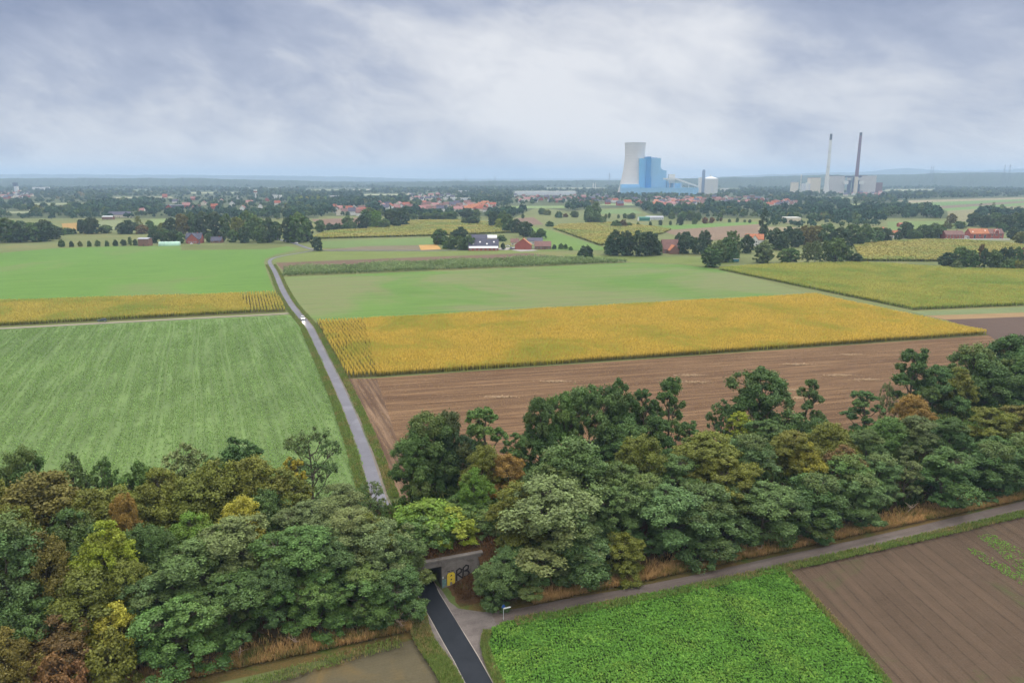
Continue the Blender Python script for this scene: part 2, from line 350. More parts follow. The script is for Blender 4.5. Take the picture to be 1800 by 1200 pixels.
sheet('bare_field', [(440, 1210), (560, 1172), (700, 1130), (742, 1122), (765, 1150), (800, 1205), (850, 1330), (700, 1500), (-200, 1500), (-100, 1330)], nz(), tan)

# ------------------------------------------------------------------ crops as real plants
R_ = np.random.default_rng(7)
def inpoly(P, poly):
    x, y = P[:, 0], P[:, 1]; ins = np.zeros(len(P), bool); n = len(poly)
    for i in range(n):
        x0, y0 = poly[i]; x1, y1 = poly[(i + 1) % n]
        if y0 == y1: continue
        c = ((y0 > y) != (y1 > y)) & (x < (x1 - x0) * (y - y0) / (y1 - y0) + x0); ins ^= c
    return ins
def infov(P, m=60):
    d = P[:, 1] * CP + (HC) * SP
    sx = 900 + F * P[:, 0] / d
    a = np.arctan2(HC, P[:, 1]) - PITCH; sy = 600 + F * np.tan(a)
    return (sx > -m) & (sx < 1800 + m) & (sy < 1200 + m * 2)
def rows_in(poly, d, rs, ps, jit=.15, fov=True):
    d = np.array([d[0], d[1]], float); d /= np.linalg.norm(d); n = np.array([-d[1], d[0]])
    A = np.array(poly); u = A @ d; w = A @ n
    us = np.arange(u.min(), u.max(), ps); ws = np.arange(w.min(), w.max(), rs)
    U, V_ = np.meshgrid(us, ws); U = U.ravel() + R_.uniform(-.5, .5, U.size) * ps; V_ = V_.ravel() + R_.normal(0, jit, V_.size) * rs
    P = U[:, None] * d + V_[:, None] * n
    P = P[inpoly(P, poly)]
    return P[infov(P)] if fov else P
def blades(P, k, r, z0, z1, w, taper=.4, zb=None, sz=None, curl=0.0):
    """k leaves a plant: quads from near the axis at z0.. out to radius r at z1.."""
    n = len(P); P = np.repeat(P, k, 0); m = n * k
    s = np.repeat(sz if sz is not None else R_.uniform(.85, 1.12, n), k)
    a = R_.uniform(0, 2 * np.pi, m); dx, dy = np.cos(a), np.sin(a)
    za = R_.uniform(*z0, m) * s; zt = R_.uniform(*z1, m) * s; rr = R_.uniform(*r, m) * s; ww = R_.uniform(*w, m) * s * .5
    g = np.repeat(zb, k) if zb is not None else 0
    V_ = np.zeros((m, 4, 3)); 
    bx, by = P[:, 0], P[:, 1]
    for i, (q, sg, tp) in enumerate(((0, -1, 1), (0, 1, 1), (1, 1, taper), (1, -1, taper))):
        V_[:, i, 0] = bx + dx * rr * q - dy * ww * sg * tp; V_[:, i, 1] = by + dy * rr * q + dx * ww * sg * tp
        V_[:, i, 2] = (zt if q else za) + g
    return V_
def stuff(name, V_, mat, label, tone=None):
    V_ = np.array(V_); V_[:, :, 2] += ZL[0] - .01      # stand on the field sheets, not on the bare ground below them
    me = quads(name, V_, tone if tone is not None else R_.uniform(0, 1, len(V_)), [mat])
    o = bpy.data.objects.new(name, me); C.objects.link(o); tag(o, label, kind='stuff'); return o
def maize(name, poly, d, rs, ps, mat, label, h=2.35, wide=1.0, extra=None):
    P = rows_in(poly, d, rs, ps)
    if extra: 
        for pl, dd in extra: P = np.concatenate([P, rows_in(pl, dd, rs, ps)])
    sz = R_.uniform(.88, 1.08, len(P)) * (1 + .07 * np.sin(P[:, 0] * .11) * np.cos(P[:, 1] * .13))
    V_ = np.concatenate([blades(P, 3, (.35 * wide, .62 * wide), (.2 * h, .75 * h), (.55 * h, .95 * h), (.10 * wide, .20 * wide), .5, sz=sz),
                         blades(P, 1, (.05, .2 * wide), (.0, .02), (.85 * h, 1.05 * h), (.16 * wide, .28 * wide), .8, sz=sz),
                         blades(P, 1, (.05, .3 * wide), (.7 * h, .8 * h), (.98 * h, 1.1 * h), (.22 * wide, .42 * wide), .6, sz=sz)])
    return stuff(name, V_, mat, label)
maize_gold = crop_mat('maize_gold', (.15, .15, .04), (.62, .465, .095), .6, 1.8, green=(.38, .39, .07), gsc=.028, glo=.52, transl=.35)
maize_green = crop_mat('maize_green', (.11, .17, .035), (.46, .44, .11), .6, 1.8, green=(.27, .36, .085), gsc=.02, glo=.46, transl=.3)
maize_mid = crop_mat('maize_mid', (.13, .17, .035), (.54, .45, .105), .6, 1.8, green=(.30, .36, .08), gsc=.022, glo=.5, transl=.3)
msoil = field_mat('maize_floor', ((.09, .085, .035), (.14, .13, .05)), big=.05, med=.3, fine=2)
# the golden block in the middle, with its headland of rows along the lane
pg = GP([(640, 566), (1432, 521.5), (1735, 588), (664, 662.5)]); ph = GP([(557, 568), (643, 566), (668, 662), (612, 664.5)])
sheet('maize_floor', GP([(556, 567), (1434, 521), (1740, 588.5), (612, 665)]), nz(), msoil, world=True)
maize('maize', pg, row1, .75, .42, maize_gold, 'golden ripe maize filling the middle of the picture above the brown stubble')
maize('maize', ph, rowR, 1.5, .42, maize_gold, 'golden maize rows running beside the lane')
pl = [(-60, 536.5), (0, 532.5), (486, 516.5), (503, 548), (-60, 576.5)]
sheet('maize_floor', GP(pl), nz(), msoil, world=True)
pl1 = GP([(-60, 537), (0, 533), (420, 520), (440, 549.5), (-60, 576)]); pl2 = GP([(420, 520), (486, 517), (502, 547.5), (440, 549.5)])
maize('maize', pl1, tuple(Vector(G(503, 548)) - Vector(G(0, 573))), .8, .7, maize_mid, 'strip of yellow green maize left of the lane', wide=1.15)
maize('maize', pl2, rowR, 1.6, .5, maize_mid, 'short maize rows at the lane end of the left strip', wide=1.15)
pr = GP([(1262, 474), (1380, 466), (1520, 464), (1700, 475), (1900, 480), (1900, 533), (1606, 545)])
sheet('maize_floor', pr, nz(), msoil, world=True)
maize('maize', pr, tuple(Vector(G(1606, 545)) - Vector(G(1262, 474))), .9, .95, maize_green, 'green and yellow maize on the right', wide=1.4)
maize_far = crop_mat('maize_far', (.12, .15, .04), (.38, .34, .11), .6, 2.0, green=(.24, .30, .09), gsc=.012, glo=.48, transl=.2)
def far_maize(pts, mat, label, sp=2.2):
    w = GP(pts); sheet('maize_floor', w, nz(), msoil, world=True)
    P = rows_in(w, row1, sp, sp, .3)
    sz = R_.uniform(.9, 1.1, len(P))
    V_ = np.concatenate([blades(P, 3, (.5 * sp, .8 * sp), (1.2, 1.9), (2.0, 2.5), (.7 * sp, 1.1 * sp), .8, sz=sz), blades(P, 1, (.1, .3), (0, .1), (2.0, 2.4), (.6 * sp, sp), .9, sz=sz)])
    stuff('maize', V_, mat, label)
far_maize([(545, 420.5), (575, 408), (660, 401), (725, 389), (800, 388), (860, 392), (905, 409), (760, 415)], maize_far, 'pale golden maize behind the lone round tree', 1.5)
far_maize([(972, 402), (985, 396), (1080, 392), (1180, 404), (1165, 411), (1130, 418), (1055, 432)], maize_far, 'golden maize wedge behind the dark round trees', 1.6)
far_maize([(1500, 430), (1625, 423), (1700, 424), (1820, 434), (1850, 452), (1700, 452), (1652, 460), (1512, 459)], maize_far, 'maize strip before the red brick houses', 1.4)

def fbm_(x, y, s, seed=0):
    g = np.random.default_rng(seed); v = 0
    for o_ in range(4):
        a, b, c, d = g.uniform(0, 6.28, 4); f_ = 2 ** o_
        v = v + (np.sin(x / s * f_ + a + 1.7 * np.sin(y / s * f_ * .7 + b)) * np.cos(y / s * f_ + c + 1.3 * np.sin(x / s * f_ * .8 + d))) / f_
    return v
# sugar beet, bottom right
pb = GP([(858, 1112), (885, 1096), (1100, 1055), (1374, 1002), (1560, 1205), (1580, 1260), (890, 1260), (866, 1180), (855, 1140)])
beet = crop_mat('beet_leaf', (.03, .075, .014), (.115, .26, .045), .1, .5, green=(.16, .28, .05), gsc=.10, glo=.50, transl=.3)
P = rows_in(pb, NR, .42, .24, .12)
keep = R_.uniform(0, 1, len(P)) > .03; P = P[keep]
# the two wheel tracks where the leaves lie lower and darker
q0 = np.array(G(1270, 1030)); q1 = np.array(G(1345, 1200)); dq = (q1 - q0) / np.linalg.norm(q1 - q0); nq = np.array([-dq[1], dq[0]]); dist = (P - q0) @ nq
sz = R_.uniform(.75, 1.15, len(P)) * np.where((np.abs(dist) < 1.6) , .86, 1.0) * (1 + .18 * np.sin(P[:, 0] * .7 + np.sin(P[:, 1] * .5) * 2) * np.cos(P[:, 1] * .63))
V_ = np.concatenate([blades(P, 5, (.16, .34), (.08, .3), (.28, .52), (.13, .24), .9, sz=sz), blades(P, 3, (.1, .3), (.3, .42), (.32, .56), (.14, .26), .8, sz=sz)])
stuff('sugar_beet', V_, beet, 'bright green leafy beet crop beside the gravel path')
sd_ = crop_mat('seedling', (.08, .15, .03), (.16, .33, .05), 0, .15, green=(.12, .23, .04), gsc=.3, glo=.52)
P = np.concatenate([rows_in(GP(q_), NR, .5, .16, .12) for q_ in ([(1716, 942), (1740, 938), (1900, 1015), (1900, 1075), (1800, 1012)], [(1694, 966), (1712, 964), (1800, 1012), (1860, 1060), (1800, 1032)])])
P = P[(fbm_(P[:, 0], P[:, 1], 5, 9) + R_.normal(0, .9, len(P))) > .75]
stuff('seedlings', blades(P, 4, (.06, .2), (.02, .06), (.05, .2), (.08, .16), .8), sd_, 'bright green seedling rows in the bare field at the right')
st_ = crop_mat('straw_stubs', (.16, .10, .06), (.36, .25, .15), 0, .25, green=(.25, .17, .10), gsc=.08, glo=.5)
Ps = rows_in(GP([(662, 667), (1740, 592), (1800, 640), (1500, 760), (1200, 860), (720, 870), (702, 790)]), row1, 1.5, .5, .1); Ph = rows_in(GP([(614, 667), (660, 667), (702, 790), (716, 880), (690, 900), (660, 800), (638, 735)]), rowR, 1.5, .4, .1)
Ps = np.concatenate([Ps, Ph]); Ps = Ps[(fbm_(Ps[:, 0], Ps[:, 1], 16, 4) + R_.normal(0, .9, len(Ps))) > .0]
stuff('stubble', blades(Ps, 3, (.05, .35), (0, .02), (.08, .28), (.06, .16), .6), st_, 'rows of cut straw stubble in the brown field')
Pw = np.concatenate([np.stack([G(px, py)[0] + R_.normal(0, 2.6, 240), G(px, py)[1] + R_.normal(0, .6, 240)], 1) for px, py in ((1215, 660), (1220, 672), (880, 698), (978, 671), (1495, 624), (1400, 641), (1392, 686), (1400, 700), (1475, 660), (1524, 668))])
stuff('straw', blades(Pw, 3, (.1, .5), (.02, .1), (.05, .3), (.08, .2), .6), crop_mat('pale_straw', (.34, .25, .16), (.46, .34, .22), 0, .3), 'pale straw heaps lying on the brown stubble')
# left cover crop, low leaves in drills
pc = GP([(-60, 583), (500, 556), (522, 559), (542, 584), (566, 632), (590, 692), (616, 750), (634, 800), (645, 850), (655, 890), (300, 960), (-60, 930)])
cov = crop_mat('cover_leaf', (.085, .135, .04), (.20, .325, .095), .05, .35, green=(.24, .36, .13), gsc=.05, glo=.5, transl=.3)
P = rows_in(pc, (-.39, .92), .62, .62, .18)
nzv = np.sin(P[:, 0] * .31 + 2 * np.sin(P[:, 1] * .043)) + np.sin(P[:, 0] * .9 + P[:, 1] * .38) * .8 + R_.normal(0, .9, len(P))
dn = np.array([.92, .39]) / math.hypot(.92, .39); cw = P @ dn + .5 * np.sin(P[:, 1] * .05)
tram = np.abs((cw / 11.0) % 1 - .5) * 11.0; tr2 = np.abs(tram - .9) < .35          # pairs of tractor wheel lines
band = .5 + .5 * np.sin(cw * 2 * math.pi / 3.0 + 1.5 * np.sin(cw * .21)); mott = fbm_(P[:, 0], P[:, 1], 14, 5)
k_ = (nzv > -1.0) & ~(tr2 & (R_.uniform(0, 1, len(P)) < .85)) & (R_.uniform(0, 1, len(P)) < .70 + .3 * band)
P = P[k_]; band = band[k_]; mott = mott[k_]
V_ = blades(P, 3, (.15, .34), (.02, .15), (.2, .42), (.12, .26), .9)
tn = np.clip(np.repeat(.30 + .28 * band + .13 * mott, 3) + R_.uniform(-.22, .22, len(V_)), 0, 1)
stuff('cover_crop', V_, cov, 'pale green cover crop in drilled rows left of the lane', tone=tn)

# ------------------------------------------------------------------ lanes, track and gravel
def spline(pts, step=4.0):
    P = [Vector(p) for p in pts]; P = [P[0] * 2 - P[1]] + P + [P[-1] * 2 - P[-2]]; out_ = []
    for i in range(1, len(P) - 2):
        n = max(2, int((P[i + 1] - P[i]).length / step))
        for k in range(n):
            t = k / n; a, b, c, d = P[i - 1], P[i], P[i + 1], P[i + 2]
            out_.append(.5 * ((2 * b) + (c - a) * t + (2 * a - 5 * b + 4 * c - d) * t * t + (3 * b - a - 3 * c + d) * t ** 3))
    out_.append(P[-2]); return out_
def ribbon(name, pts, wl, wr, z, mat, smooth=True, kind='structure', edge=0.0):
    L = spline(pts) if smooth else [Vector(p) for p in pts]; v = []; f = []
    for i, p in enumerate(L):
        t = (L[min(i + 1, len(L) - 1)] - L[max(0, i - 1)]).normalized(); n = Vector((-t.y, t.x))
        j1 = random.uniform(-edge, edge); j2 = random.uniform(-edge, edge)
        a = p + n * (wl + j1); b = p - n * (wr + j2); v += [(a.x, a.y, z), (b.x, b.y, z)]
        if i: f.append((2 * i - 2, 2 * i - 1, 2 * i + 1, 2 * i))
    o = mesh(name, v, f, [mat]); tag(o, kind=kind); return o
random.seed(3)
asphalt_new = field_mat('asphalt_new', ((.020, .024, .032), (.034, .040, .052)), big=.2, med=.8, fine=6, rough=.75)
asphalt = field_mat('asphalt_old', ((.165, .165, .20), (.235, .235, .275)), big=.05, med=.4, fine=3, rough=.45, patch=(.30, .30, .35), patchamt=.6, patchsc=.08)
gravel = field_mat('gravel', ((.165, .140, .135), (.33, .29, .27)), rowdir=(.937, .349), period=1.9, rowamt=.25, big=.15, med=.9, fine=5, streak=.4, patch=(.15, .125, .12), patchamt=.5, bump=.8, patchsc=.2)
gravel_dark = field_mat('gravel_track', ((.17, .135, .12), (.27, .22, .20)), rowdir=(.93, .36), period=1.7, rowamt=.3, rowcol=(.12, .11, .09), big=.04, med=.4, fine=4, streak=.5, patch=(.36, .33, .32), patchamt=.9, bump=.6, patchsc=.035, patchlo=.55)
lane_pts = GP([(905, 1330), (842, 1200), (798, 1122), (755, 1048)]) + [B(-12.5, 9), B(-12.9, 33)] + GP([(668, 880), (637, 782), (600, 690), (566, 620), (546, 579), (534, 563), (512, 536), (496, 508), (484, 480), (476, 466)])
lane_far = GP([(476, 466), (474, 459), (482, 453.5), (505, 448.5), (535, 443.5), (552, 440)])
i_new = 5
z0 = nz()
ribbon('grass_verge', lane_pts[2:], 4.2, 4.0, z0, grassy, edge=.6)
z1 = nz()
ribbon('lane_shoulder', lane_pts[3:], 1.85, 2.0, z1, field_mat('shoulder', ((.20, .18, .15), (.33, .28, .24)), big=.1, med=.5, fine=3, patch=(.13, .17, .06), patchamt=.8, patchsc=.1), edge=.2)
sheet('gravel_junction', [(770, 1030), (779, 1041), (790, 1058), (806, 1070), (848, 1076), (885, 1076), (900, 1094), (873, 1101), (856, 1113), (848, 1130), (847, 1152), (858, 1185), (868, 1212), (845, 1204), (800, 1115), (752, 1040)], nz(), gravel)
ribbon('gravel_path', GP([(868, 1088), (930, 1078), (1000, 1064), (1100, 1046), (1200, 1026), (1400, 981.5), (1600, 938), (1800, 890), (2100, 822)]), 1.75, 1.75, nz(), gravel_dark, edge=.12)
sheet('gravel_shoulder', [(742, 1046), (752, 1040), (835, 1205), (818, 1205), (792, 1165), (764, 1130), (751, 1098), (746, 1075)], nz(), gravel)
z2 = nz()
ribbon('lane', lane_pts[:5] + [B(-12.7, 21)], 1.8, 1.8, z2, asphalt_new)
ribbon('lane', [B(-12.7, 21)] + lane_pts[5:] + lane_far, 1.5, 1.5, z2, asphalt)
pale = field_mat('edge_line', ((.40, .37, .33), (.52, .47, .42)), big=.5, med=2, fine=6)
for a, b in ((1.9, -1.8), (-1.8, 1.9)): ribbon('kerb_line', lane_pts[:5], a, b, z2 + .006, pale, edge=.05)
ribbon('farm_road', GP([(478, 417), (490, 421), (520, 429), (548, 438), (580, 440.5), (640, 440.5), (760, 440.5), (860, 439), (915, 434), (960, 437)]), 2.3, 2.3, nz(), asphalt)
ribbon('yard', GP([(868, 438), (905, 436), (940, 441)]), 5, 16, nz(), field_mat('yard', ((.40, .38, .36), (.55, .52, .5)), big=.05, med=.3, fine=1))
ribbon('track', GP([(507, 551), (470, 553.5), (300, 562), (0, 578), (-60, 581)]), 1.5, 1.5, nz(), field_mat('track', ((.34, .29, .24), (.46, .40, .34)), big=.1, med=.5, fine=3))
# grass strips of the path
ribbon('grass_strip', GP([(880, 1099), (1000, 1078), (1200, 1039), (1400, 995), (1600, 951), (1800, 904), (2100, 836)]), .9, .9, nz(), grassy, edge=.35)

# ------------------------------------------------------------------ the far country: patches of field beyond
def patch(name, pts, c, var=.16, **k):
    m = field_mat(name, (tuple(x * (1 - var) for x in c), tuple(x * (1 + var) for x in c)), big=.006, med=.03, fine=.15, rowdir=tuple(row1), period=14, rowamt=.15, streak=.4)
    sheet(name, pts, nz(), m)
patch('orange_stubble', [(108, 393), (141, 391.5), (139, 404), (112, 405.5)], (.42, .27, .09))
patch('far_meadow', [(172, 389), (215, 386.5), (216, 403), (190, 407), (172, 402)], (.25, .29, .14))
patch('far_meadow', [(262, 386), (302, 384), (300, 403), (268, 404)], (.24, .32, .12))
patch('green_meadow', [(558, 424.5), (765, 418), (778, 431), (745, 436), (552, 436)], (.18, .27, .09))
patch('brown_strip', [(640, 433), (740, 431), (738, 440), (565, 440)], (.23, .20, .13))
patch('horse_paddock', [(736, 431), (768, 430), (776, 438.5), (740, 440)], (.60, .36, .13))
patch('ploughed_field', [(548, 386), (630, 383), (640, 394), (560, 396)], (.25, .16, .12))
patch('ploughed_field', [(905, 384), (938, 382), (956, 395), (905, 396.5)], (.24, .16, .12))
patch('green_meadow', [(930, 398), (968, 405), (1054, 433), (1080, 440), (960, 440), (945, 420)], (.17, .28, .07))
patch('green_meadow', [(1110, 400), (1180, 396), (1330, 390), (1336, 395), (1180, 405)], (.17, .30, .07))
patch('brown_field', [(1160, 405), (1200, 403), (1334, 394), (1345, 412), (1300, 418), (1240, 424), (1180, 412)], (.28, .20, .14))
patch('pale_field', [(1330, 400), (1345, 399), (1420, 400), (1420, 409), (1340, 410)], (.32, .27, .17))
patch('green_meadow', [(1040, 370), (1110, 367), (1130, 375), (1040, 377)], (.18, .28, .10))
patch('green_meadow', [(1560, 390), (1700, 388), (1690, 402), (1560, 406)], (.19, .27, .09))
patch('pale_field', [(1575, 353), (1840, 346), (1840, 349), (1600, 357)], (.35, .31, .20))
patch('green_field', [(1600, 357), (1840, 349), (1840, 351), (1640, 363)], (.16, .28, .09))
patch('brown_field', [(1640, 363), (1840, 351), (1840, 354), (1655, 367)], (.23, .17, .13))
patch('green_field', [(1655, 367), (1840, 354), (1840, 358), (1665, 371)], (.17, .30, .09))
patch('pale_field', [(1665, 371), (1840, 358), (1840, 376), (1730, 378), (1690, 392), (1668, 392)], (.27, .26, .14))
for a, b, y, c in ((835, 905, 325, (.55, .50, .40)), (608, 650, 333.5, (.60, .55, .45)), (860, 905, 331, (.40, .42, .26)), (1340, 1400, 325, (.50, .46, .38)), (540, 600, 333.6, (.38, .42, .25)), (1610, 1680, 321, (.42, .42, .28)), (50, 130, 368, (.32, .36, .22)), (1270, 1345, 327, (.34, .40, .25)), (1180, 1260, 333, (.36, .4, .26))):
    w_ = G(a, y)[1]
    patch('far_field', [(a, y), (b, y - .4), (b, y + 2.0 if y > 360 else y + 1.4), (a, y + 2.2 if y > 360 else y + 1.6)], c)

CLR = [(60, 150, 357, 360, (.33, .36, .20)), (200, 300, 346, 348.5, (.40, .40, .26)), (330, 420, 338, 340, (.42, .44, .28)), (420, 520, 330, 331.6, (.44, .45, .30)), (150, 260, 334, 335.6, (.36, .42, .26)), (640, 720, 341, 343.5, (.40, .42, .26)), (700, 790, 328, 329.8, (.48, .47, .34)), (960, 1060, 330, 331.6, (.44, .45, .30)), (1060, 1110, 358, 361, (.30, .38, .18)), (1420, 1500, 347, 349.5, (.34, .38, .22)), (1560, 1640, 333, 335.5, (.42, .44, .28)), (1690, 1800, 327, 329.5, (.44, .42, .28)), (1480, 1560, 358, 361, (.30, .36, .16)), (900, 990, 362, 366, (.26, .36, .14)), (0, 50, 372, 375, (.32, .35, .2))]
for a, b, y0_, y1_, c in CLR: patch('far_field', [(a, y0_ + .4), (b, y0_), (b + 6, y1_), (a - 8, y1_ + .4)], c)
# ------------------------------------------------------------------ embankment
bank_m = field_mat('bank_earth', ((.085, .052, .028), (.20, .115, .05)), big=.15, med=.8, fine=4, patch=(.07, .12, .03), patchamt=.6, patchsc=.12, bump=1.0)
def bank_mesh():
    v = []; f = []
    def grid(ss, vs, hf):
        k0 = len(v)
        for s in ss:
            for q in vs:
                x, y = B(s, q); v.append((x, y, hf(s, q)))
        nv = len(vs)
        for i in range(len(ss) - 1):
            for j in range(nv - 1): f.append((k0 + i * nv + j, k0 + (i + 1) * nv + j, k0 + (i + 1) * nv + j + 1, k0 + i * nv + j + 1))
    rough = lambda s, q: .18 * math.sin(s * 1.3 + q) * math.sin(q * .9 + s * .4)
    full = lambda a, b, st: [a + (b - a) * i / max(1, round((b - a) / st)) for i in range(max(1, round((b - a) / st)) + 1)]
    A = full(.6, 40.6, 1.6)
    hh = lambda s, q: bank(s, q) + rough(s, q) * sstep(0.6, 4, q) * (1 - sstep(37, 40, q)) - .0 + (.03 if .7 < q < 40.5 else .0)
    grid(full(-260, W_S0, 4), A, hh); grid(full(W_S1, 420, 4), A, hh)
    def top(s, q): return max(5.35 * (1 - .0), hh(s, q)) if (q < V_P + .4 or q > V_Q - .4) else max(5.2, hh(s, q))
    grid(full(W_S0, W_S1, 1.5), [V_P] + full(V_P + 1, V_Q - 1, 1.5) + [V_Q], top)
    # ground in front of the wing wall climbs away from the opening
    def front(s, q): return max(.03, (2.3 * sstep(P_S1 + .4, W_S1, s)) * sstep(1, V_P, q) + rough(s, q) * .6 * sstep(P_S1 + .5, P_S1 + 2, s))
    grid(full(P_S1 + .5, W_S1, 1.0), full(2, V_P, 1.0), front)
    grid(full(W_S0, P_S0 - .9, 1.0), full(2, V_P, 1.0), lambda s, q: max(.03, 2.0 * (1 - sstep(W_S0, P_S0 - .8, s)) * sstep(1, V_P, q)))
    # cheeks that close the steps at the wall ends
    for s in (W_S0, W_S1):
        for q0, q1 in ((V_P - .02, V_P - 1.5),):
            pass
    o = mesh('embankment', v, f, [bank_m]); tag(o, kind='structure')
bank_mesh()
def scatter_ground(name, P, zf, k, r, z0, z1, w, mat, label, taper=.3):
    zb = np.array([zf(x, y) for x, y in P]); stuff(name, blades(P, k, r, z0, z1, w, taper, zb=zb), mat, label)

def along(pts, w0, w1, n, g0=None):
    L = spline(pts, 3); L = np.array([(p.x, p.y) for p in L]); i = R_.integers(0, len(L) - 1, n); t = R_.uniform(0, 1, n)[:, None]
    p = L[i] * (1 - t) + L[i + 1] * t; d = L[i + 1] - L[i]; d /= np.linalg.norm(d, axis=1)[:, None]; nn = np.stack([-d[:, 1], d[:, 0]], 1)
    return p + nn * R_.uniform(w0, w1, n)[:, None]
gl_ = crop_mat('lane_grass', (.07, .11, .025), (.17, .24, .06), 0, .6, green=(.30, .22, .10), gsc=.12, glo=.53)
pathc = GP([(905, 1096), (1000, 1079), (1200, 1040), (1400, 996), (1600, 952), (1800, 905), (2000, 862)])
Pg = np.concatenate([along(lane_pts[6:11], 1.9, 4.6, 9000), along(lane_pts[6:11], -4.4, -2.0, 9000), along(pathc, -1.2, 1.1, 9000), along(GP([(746, 1058), (752, 1098), (766, 1132), (792, 1166), (815, 1205)]), -3.0, .1, 5200), along(GP([(853, 1112), (848, 1140), (866, 1188), (900, 1270)]), -.3, 1.0, 2600), along(GP([(1376, 1002), (1470, 1100), (1562, 1207)]), -.6, .7, 1800), along(GP([(705, 1132), (560, 1173), (430, 1212)]), -1.5, 1.2, 900), along(lane_pts[10:], 1.8, 4.2, 5000), along(lane_pts[10:], -4.2, -1.9, 5000)])
Pg = Pg[infov(Pg)]
stuff('grass', blades(Pg, 3, (.05, .3), (0, .02), (.15, .55), (.06, .2), .2), gl_, 'rough grass along the lane, the path and the field edges')

# ------------------------------------------------------------------ underpass
conc = field_mat('concrete', ((.25, .22, .20), (.36, .33, .31)), big=.3, med=1.2, fine=6, patch=(.16, .14, .12), patchamt=.7, patchsc=.35, rough=.9)
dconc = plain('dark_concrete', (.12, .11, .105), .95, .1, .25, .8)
e0 = empty('underpass', (B(-12.6, V_P)[0], B(-12.6, V_P)[1], 0), math.atan2(D.y, D.x))
tag(e0, 'concrete railway underpass where the lane goes under the bank', 'underpass')
# local frame: x along the bank (s+12.6), y across it
def lx(s): return s + 12.6
mb = MB()
mb.extrude_xz([(lx(P_S1), -.3), (lx(W_S1), 1.2), (lx(W_S1) + .6, 1.8), (lx(W_S1) + .6, 5.3), (lx(P_S1), 5.3)], -.45, .02)
mb.extrude_xz([(lx(W_S0), 1.0), (lx(P_S0), -.3), (lx(P_S0), 5.3), (lx(W_S0), 5.3)], -.45, .02)
mb.box(lx(P_S0), lx(P_S1), -.45, .02, 4.25, 5.3); mb.build('portal_wall', conc, e0)
mb = MB(); mb.box(lx(W_S0) - .2, lx(W_S1) + .9, -.62, .25, 5.3, 5.62); mb.build('coping', conc, e0)
mb = MB(); mb.box(lx(P_S1) + .003, lx(P_S1) + .42, -.62, -.452, 0, 5.29); mb.build('pilaster', conc, e0)
mb = MB()
L_ = V_Q - V_P
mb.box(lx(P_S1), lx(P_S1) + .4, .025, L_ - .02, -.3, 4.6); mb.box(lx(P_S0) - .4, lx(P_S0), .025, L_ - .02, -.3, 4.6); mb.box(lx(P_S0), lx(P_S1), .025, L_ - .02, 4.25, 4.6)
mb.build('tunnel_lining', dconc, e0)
mb = MB(); mb.box(lx(W_S0), lx(P_S0), L_, L_ + .45, -.3, 5.3); mb.box(lx(P_S1), lx(W_S1), L_, L_ + .45, -.3, 5.3); mb.box(lx(P_S0), lx(P_S1), L_, L_ + .45, 4.25, 5.3); mb.build('portal_wall', conc, e0)
mb = MB(); 
for k in range(5): mb.box(lx(P_S1) + 1.5 + k * 1.25, lx(P_S1) + 1.53 + k * 1.25, -.456, -.45, 1.0 + k * .2, 5.25)
for k in range(3): mb.box(lx(P_S1) + .45, lx(W_S1) + .5, -.457, -.451, 2.4 + k * .95, 2.43 + k * .95)
mb.build('formwork_joints', dconc, e0)
# graffiti on the wing wall: yellow block letter and black outlined letters
gy = plain('spray_yellow', (.62, .47, .05), .7, .2, .15, 3); gk = plain('spray_black', (.02, .018, .02), .7, .2, .1, 3); gt = plain('spray_teal', (.12, .22, .22), .7, .2, .3, 2)
gw = plain('spray_white', (.5, .5, .48), .7, .2, .1, 2)
def stroke(mb, pts, w, y):
    for (x0, z0_), (x1, z1_) in zip(pts, pts[1:]):
        d = Vector((x1 - x0, z1_ - z0_)); L0 = d.length
        if L0 < 1e-6: continue
        d /= L0; n = Vector((-d.y, d.x)) * w / 2; e = d * w * .3
        a = (x0 - e.x, z0_ - e.y); b = (x1 + e.x, z1_ + e.y)
        mb.add([(a[0] + n.x, y, a[1] + n.y), (a[0] - n.x, y, a[1] - n.y), (b[0] - n.x, y, b[1] - n.y), (b[0] + n.x, y, b[1] + n.y)], [(0, 1, 2, 3)])
        y -= .0006
    return y
gx = lx(P_S1) + .95
mb = MB()    # blocky yellow letter A with two feet
for poly in ([(0, .35), (.55, .35), (.55, .95), (.95, .95), (.95, .30), (1.5, .55), (1.5, 2.5), (1.15, 2.85), (.25, 2.8), (0, 2.35)],):
    n = len(poly); mb.add([(gx + x, -.462, z) for x, z in poly], [tuple(range(n))])
mb.build('graffiti', gy, e0)
mb = MB()
stroke(mb, [(gx + .1, 3.05), (gx + .55, 3.1)], .14, -.466); stroke(mb, [(gx + .75, 3.1), (gx + 1.2, 3.12)], .12, -.466)
for z in (1.35, 2.1): stroke(mb, [(gx + .72, z), (gx + .86, z + .16)], .2, -.466)
stroke(mb, [(gx, .35), (gx, 2.35), (gx + .25, 2.8), (gx + 1.15, 2.85), (gx + 1.5, 2.5), (gx + 1.5, .55)], .07, -.467)
bx = gx + 1.75
stroke(mb, [(bx, 1.0), (bx + .05, 2.95), (bx + .55, 3.25), (bx + .95, 3.0), (bx + .85, 2.5), (bx + .2, 2.15), (bx + .75, 1.6), (bx + 1.1, 1.35)], .27, -.468)
bx2 = bx + 1.15
stroke(mb, [(bx2, 1.5), (bx2 + .1, 3.2), (bx2 + .6, 3.65), (bx2 + 1.05, 3.45), (bx2 + .95, 2.85), (bx2 + .35, 2.6), (bx2 + .95, 2.5), (bx2 + 1.2, 2.0), (bx2 + .8, 1.55), (bx2 + .1, 1.5)], .27, -.478)
stroke(mb, [(bx2 + 1.3, 1.6), (bx2 + 2.3, 2.45)], .27, -.488)
mb.build('graffiti', gk, e0)
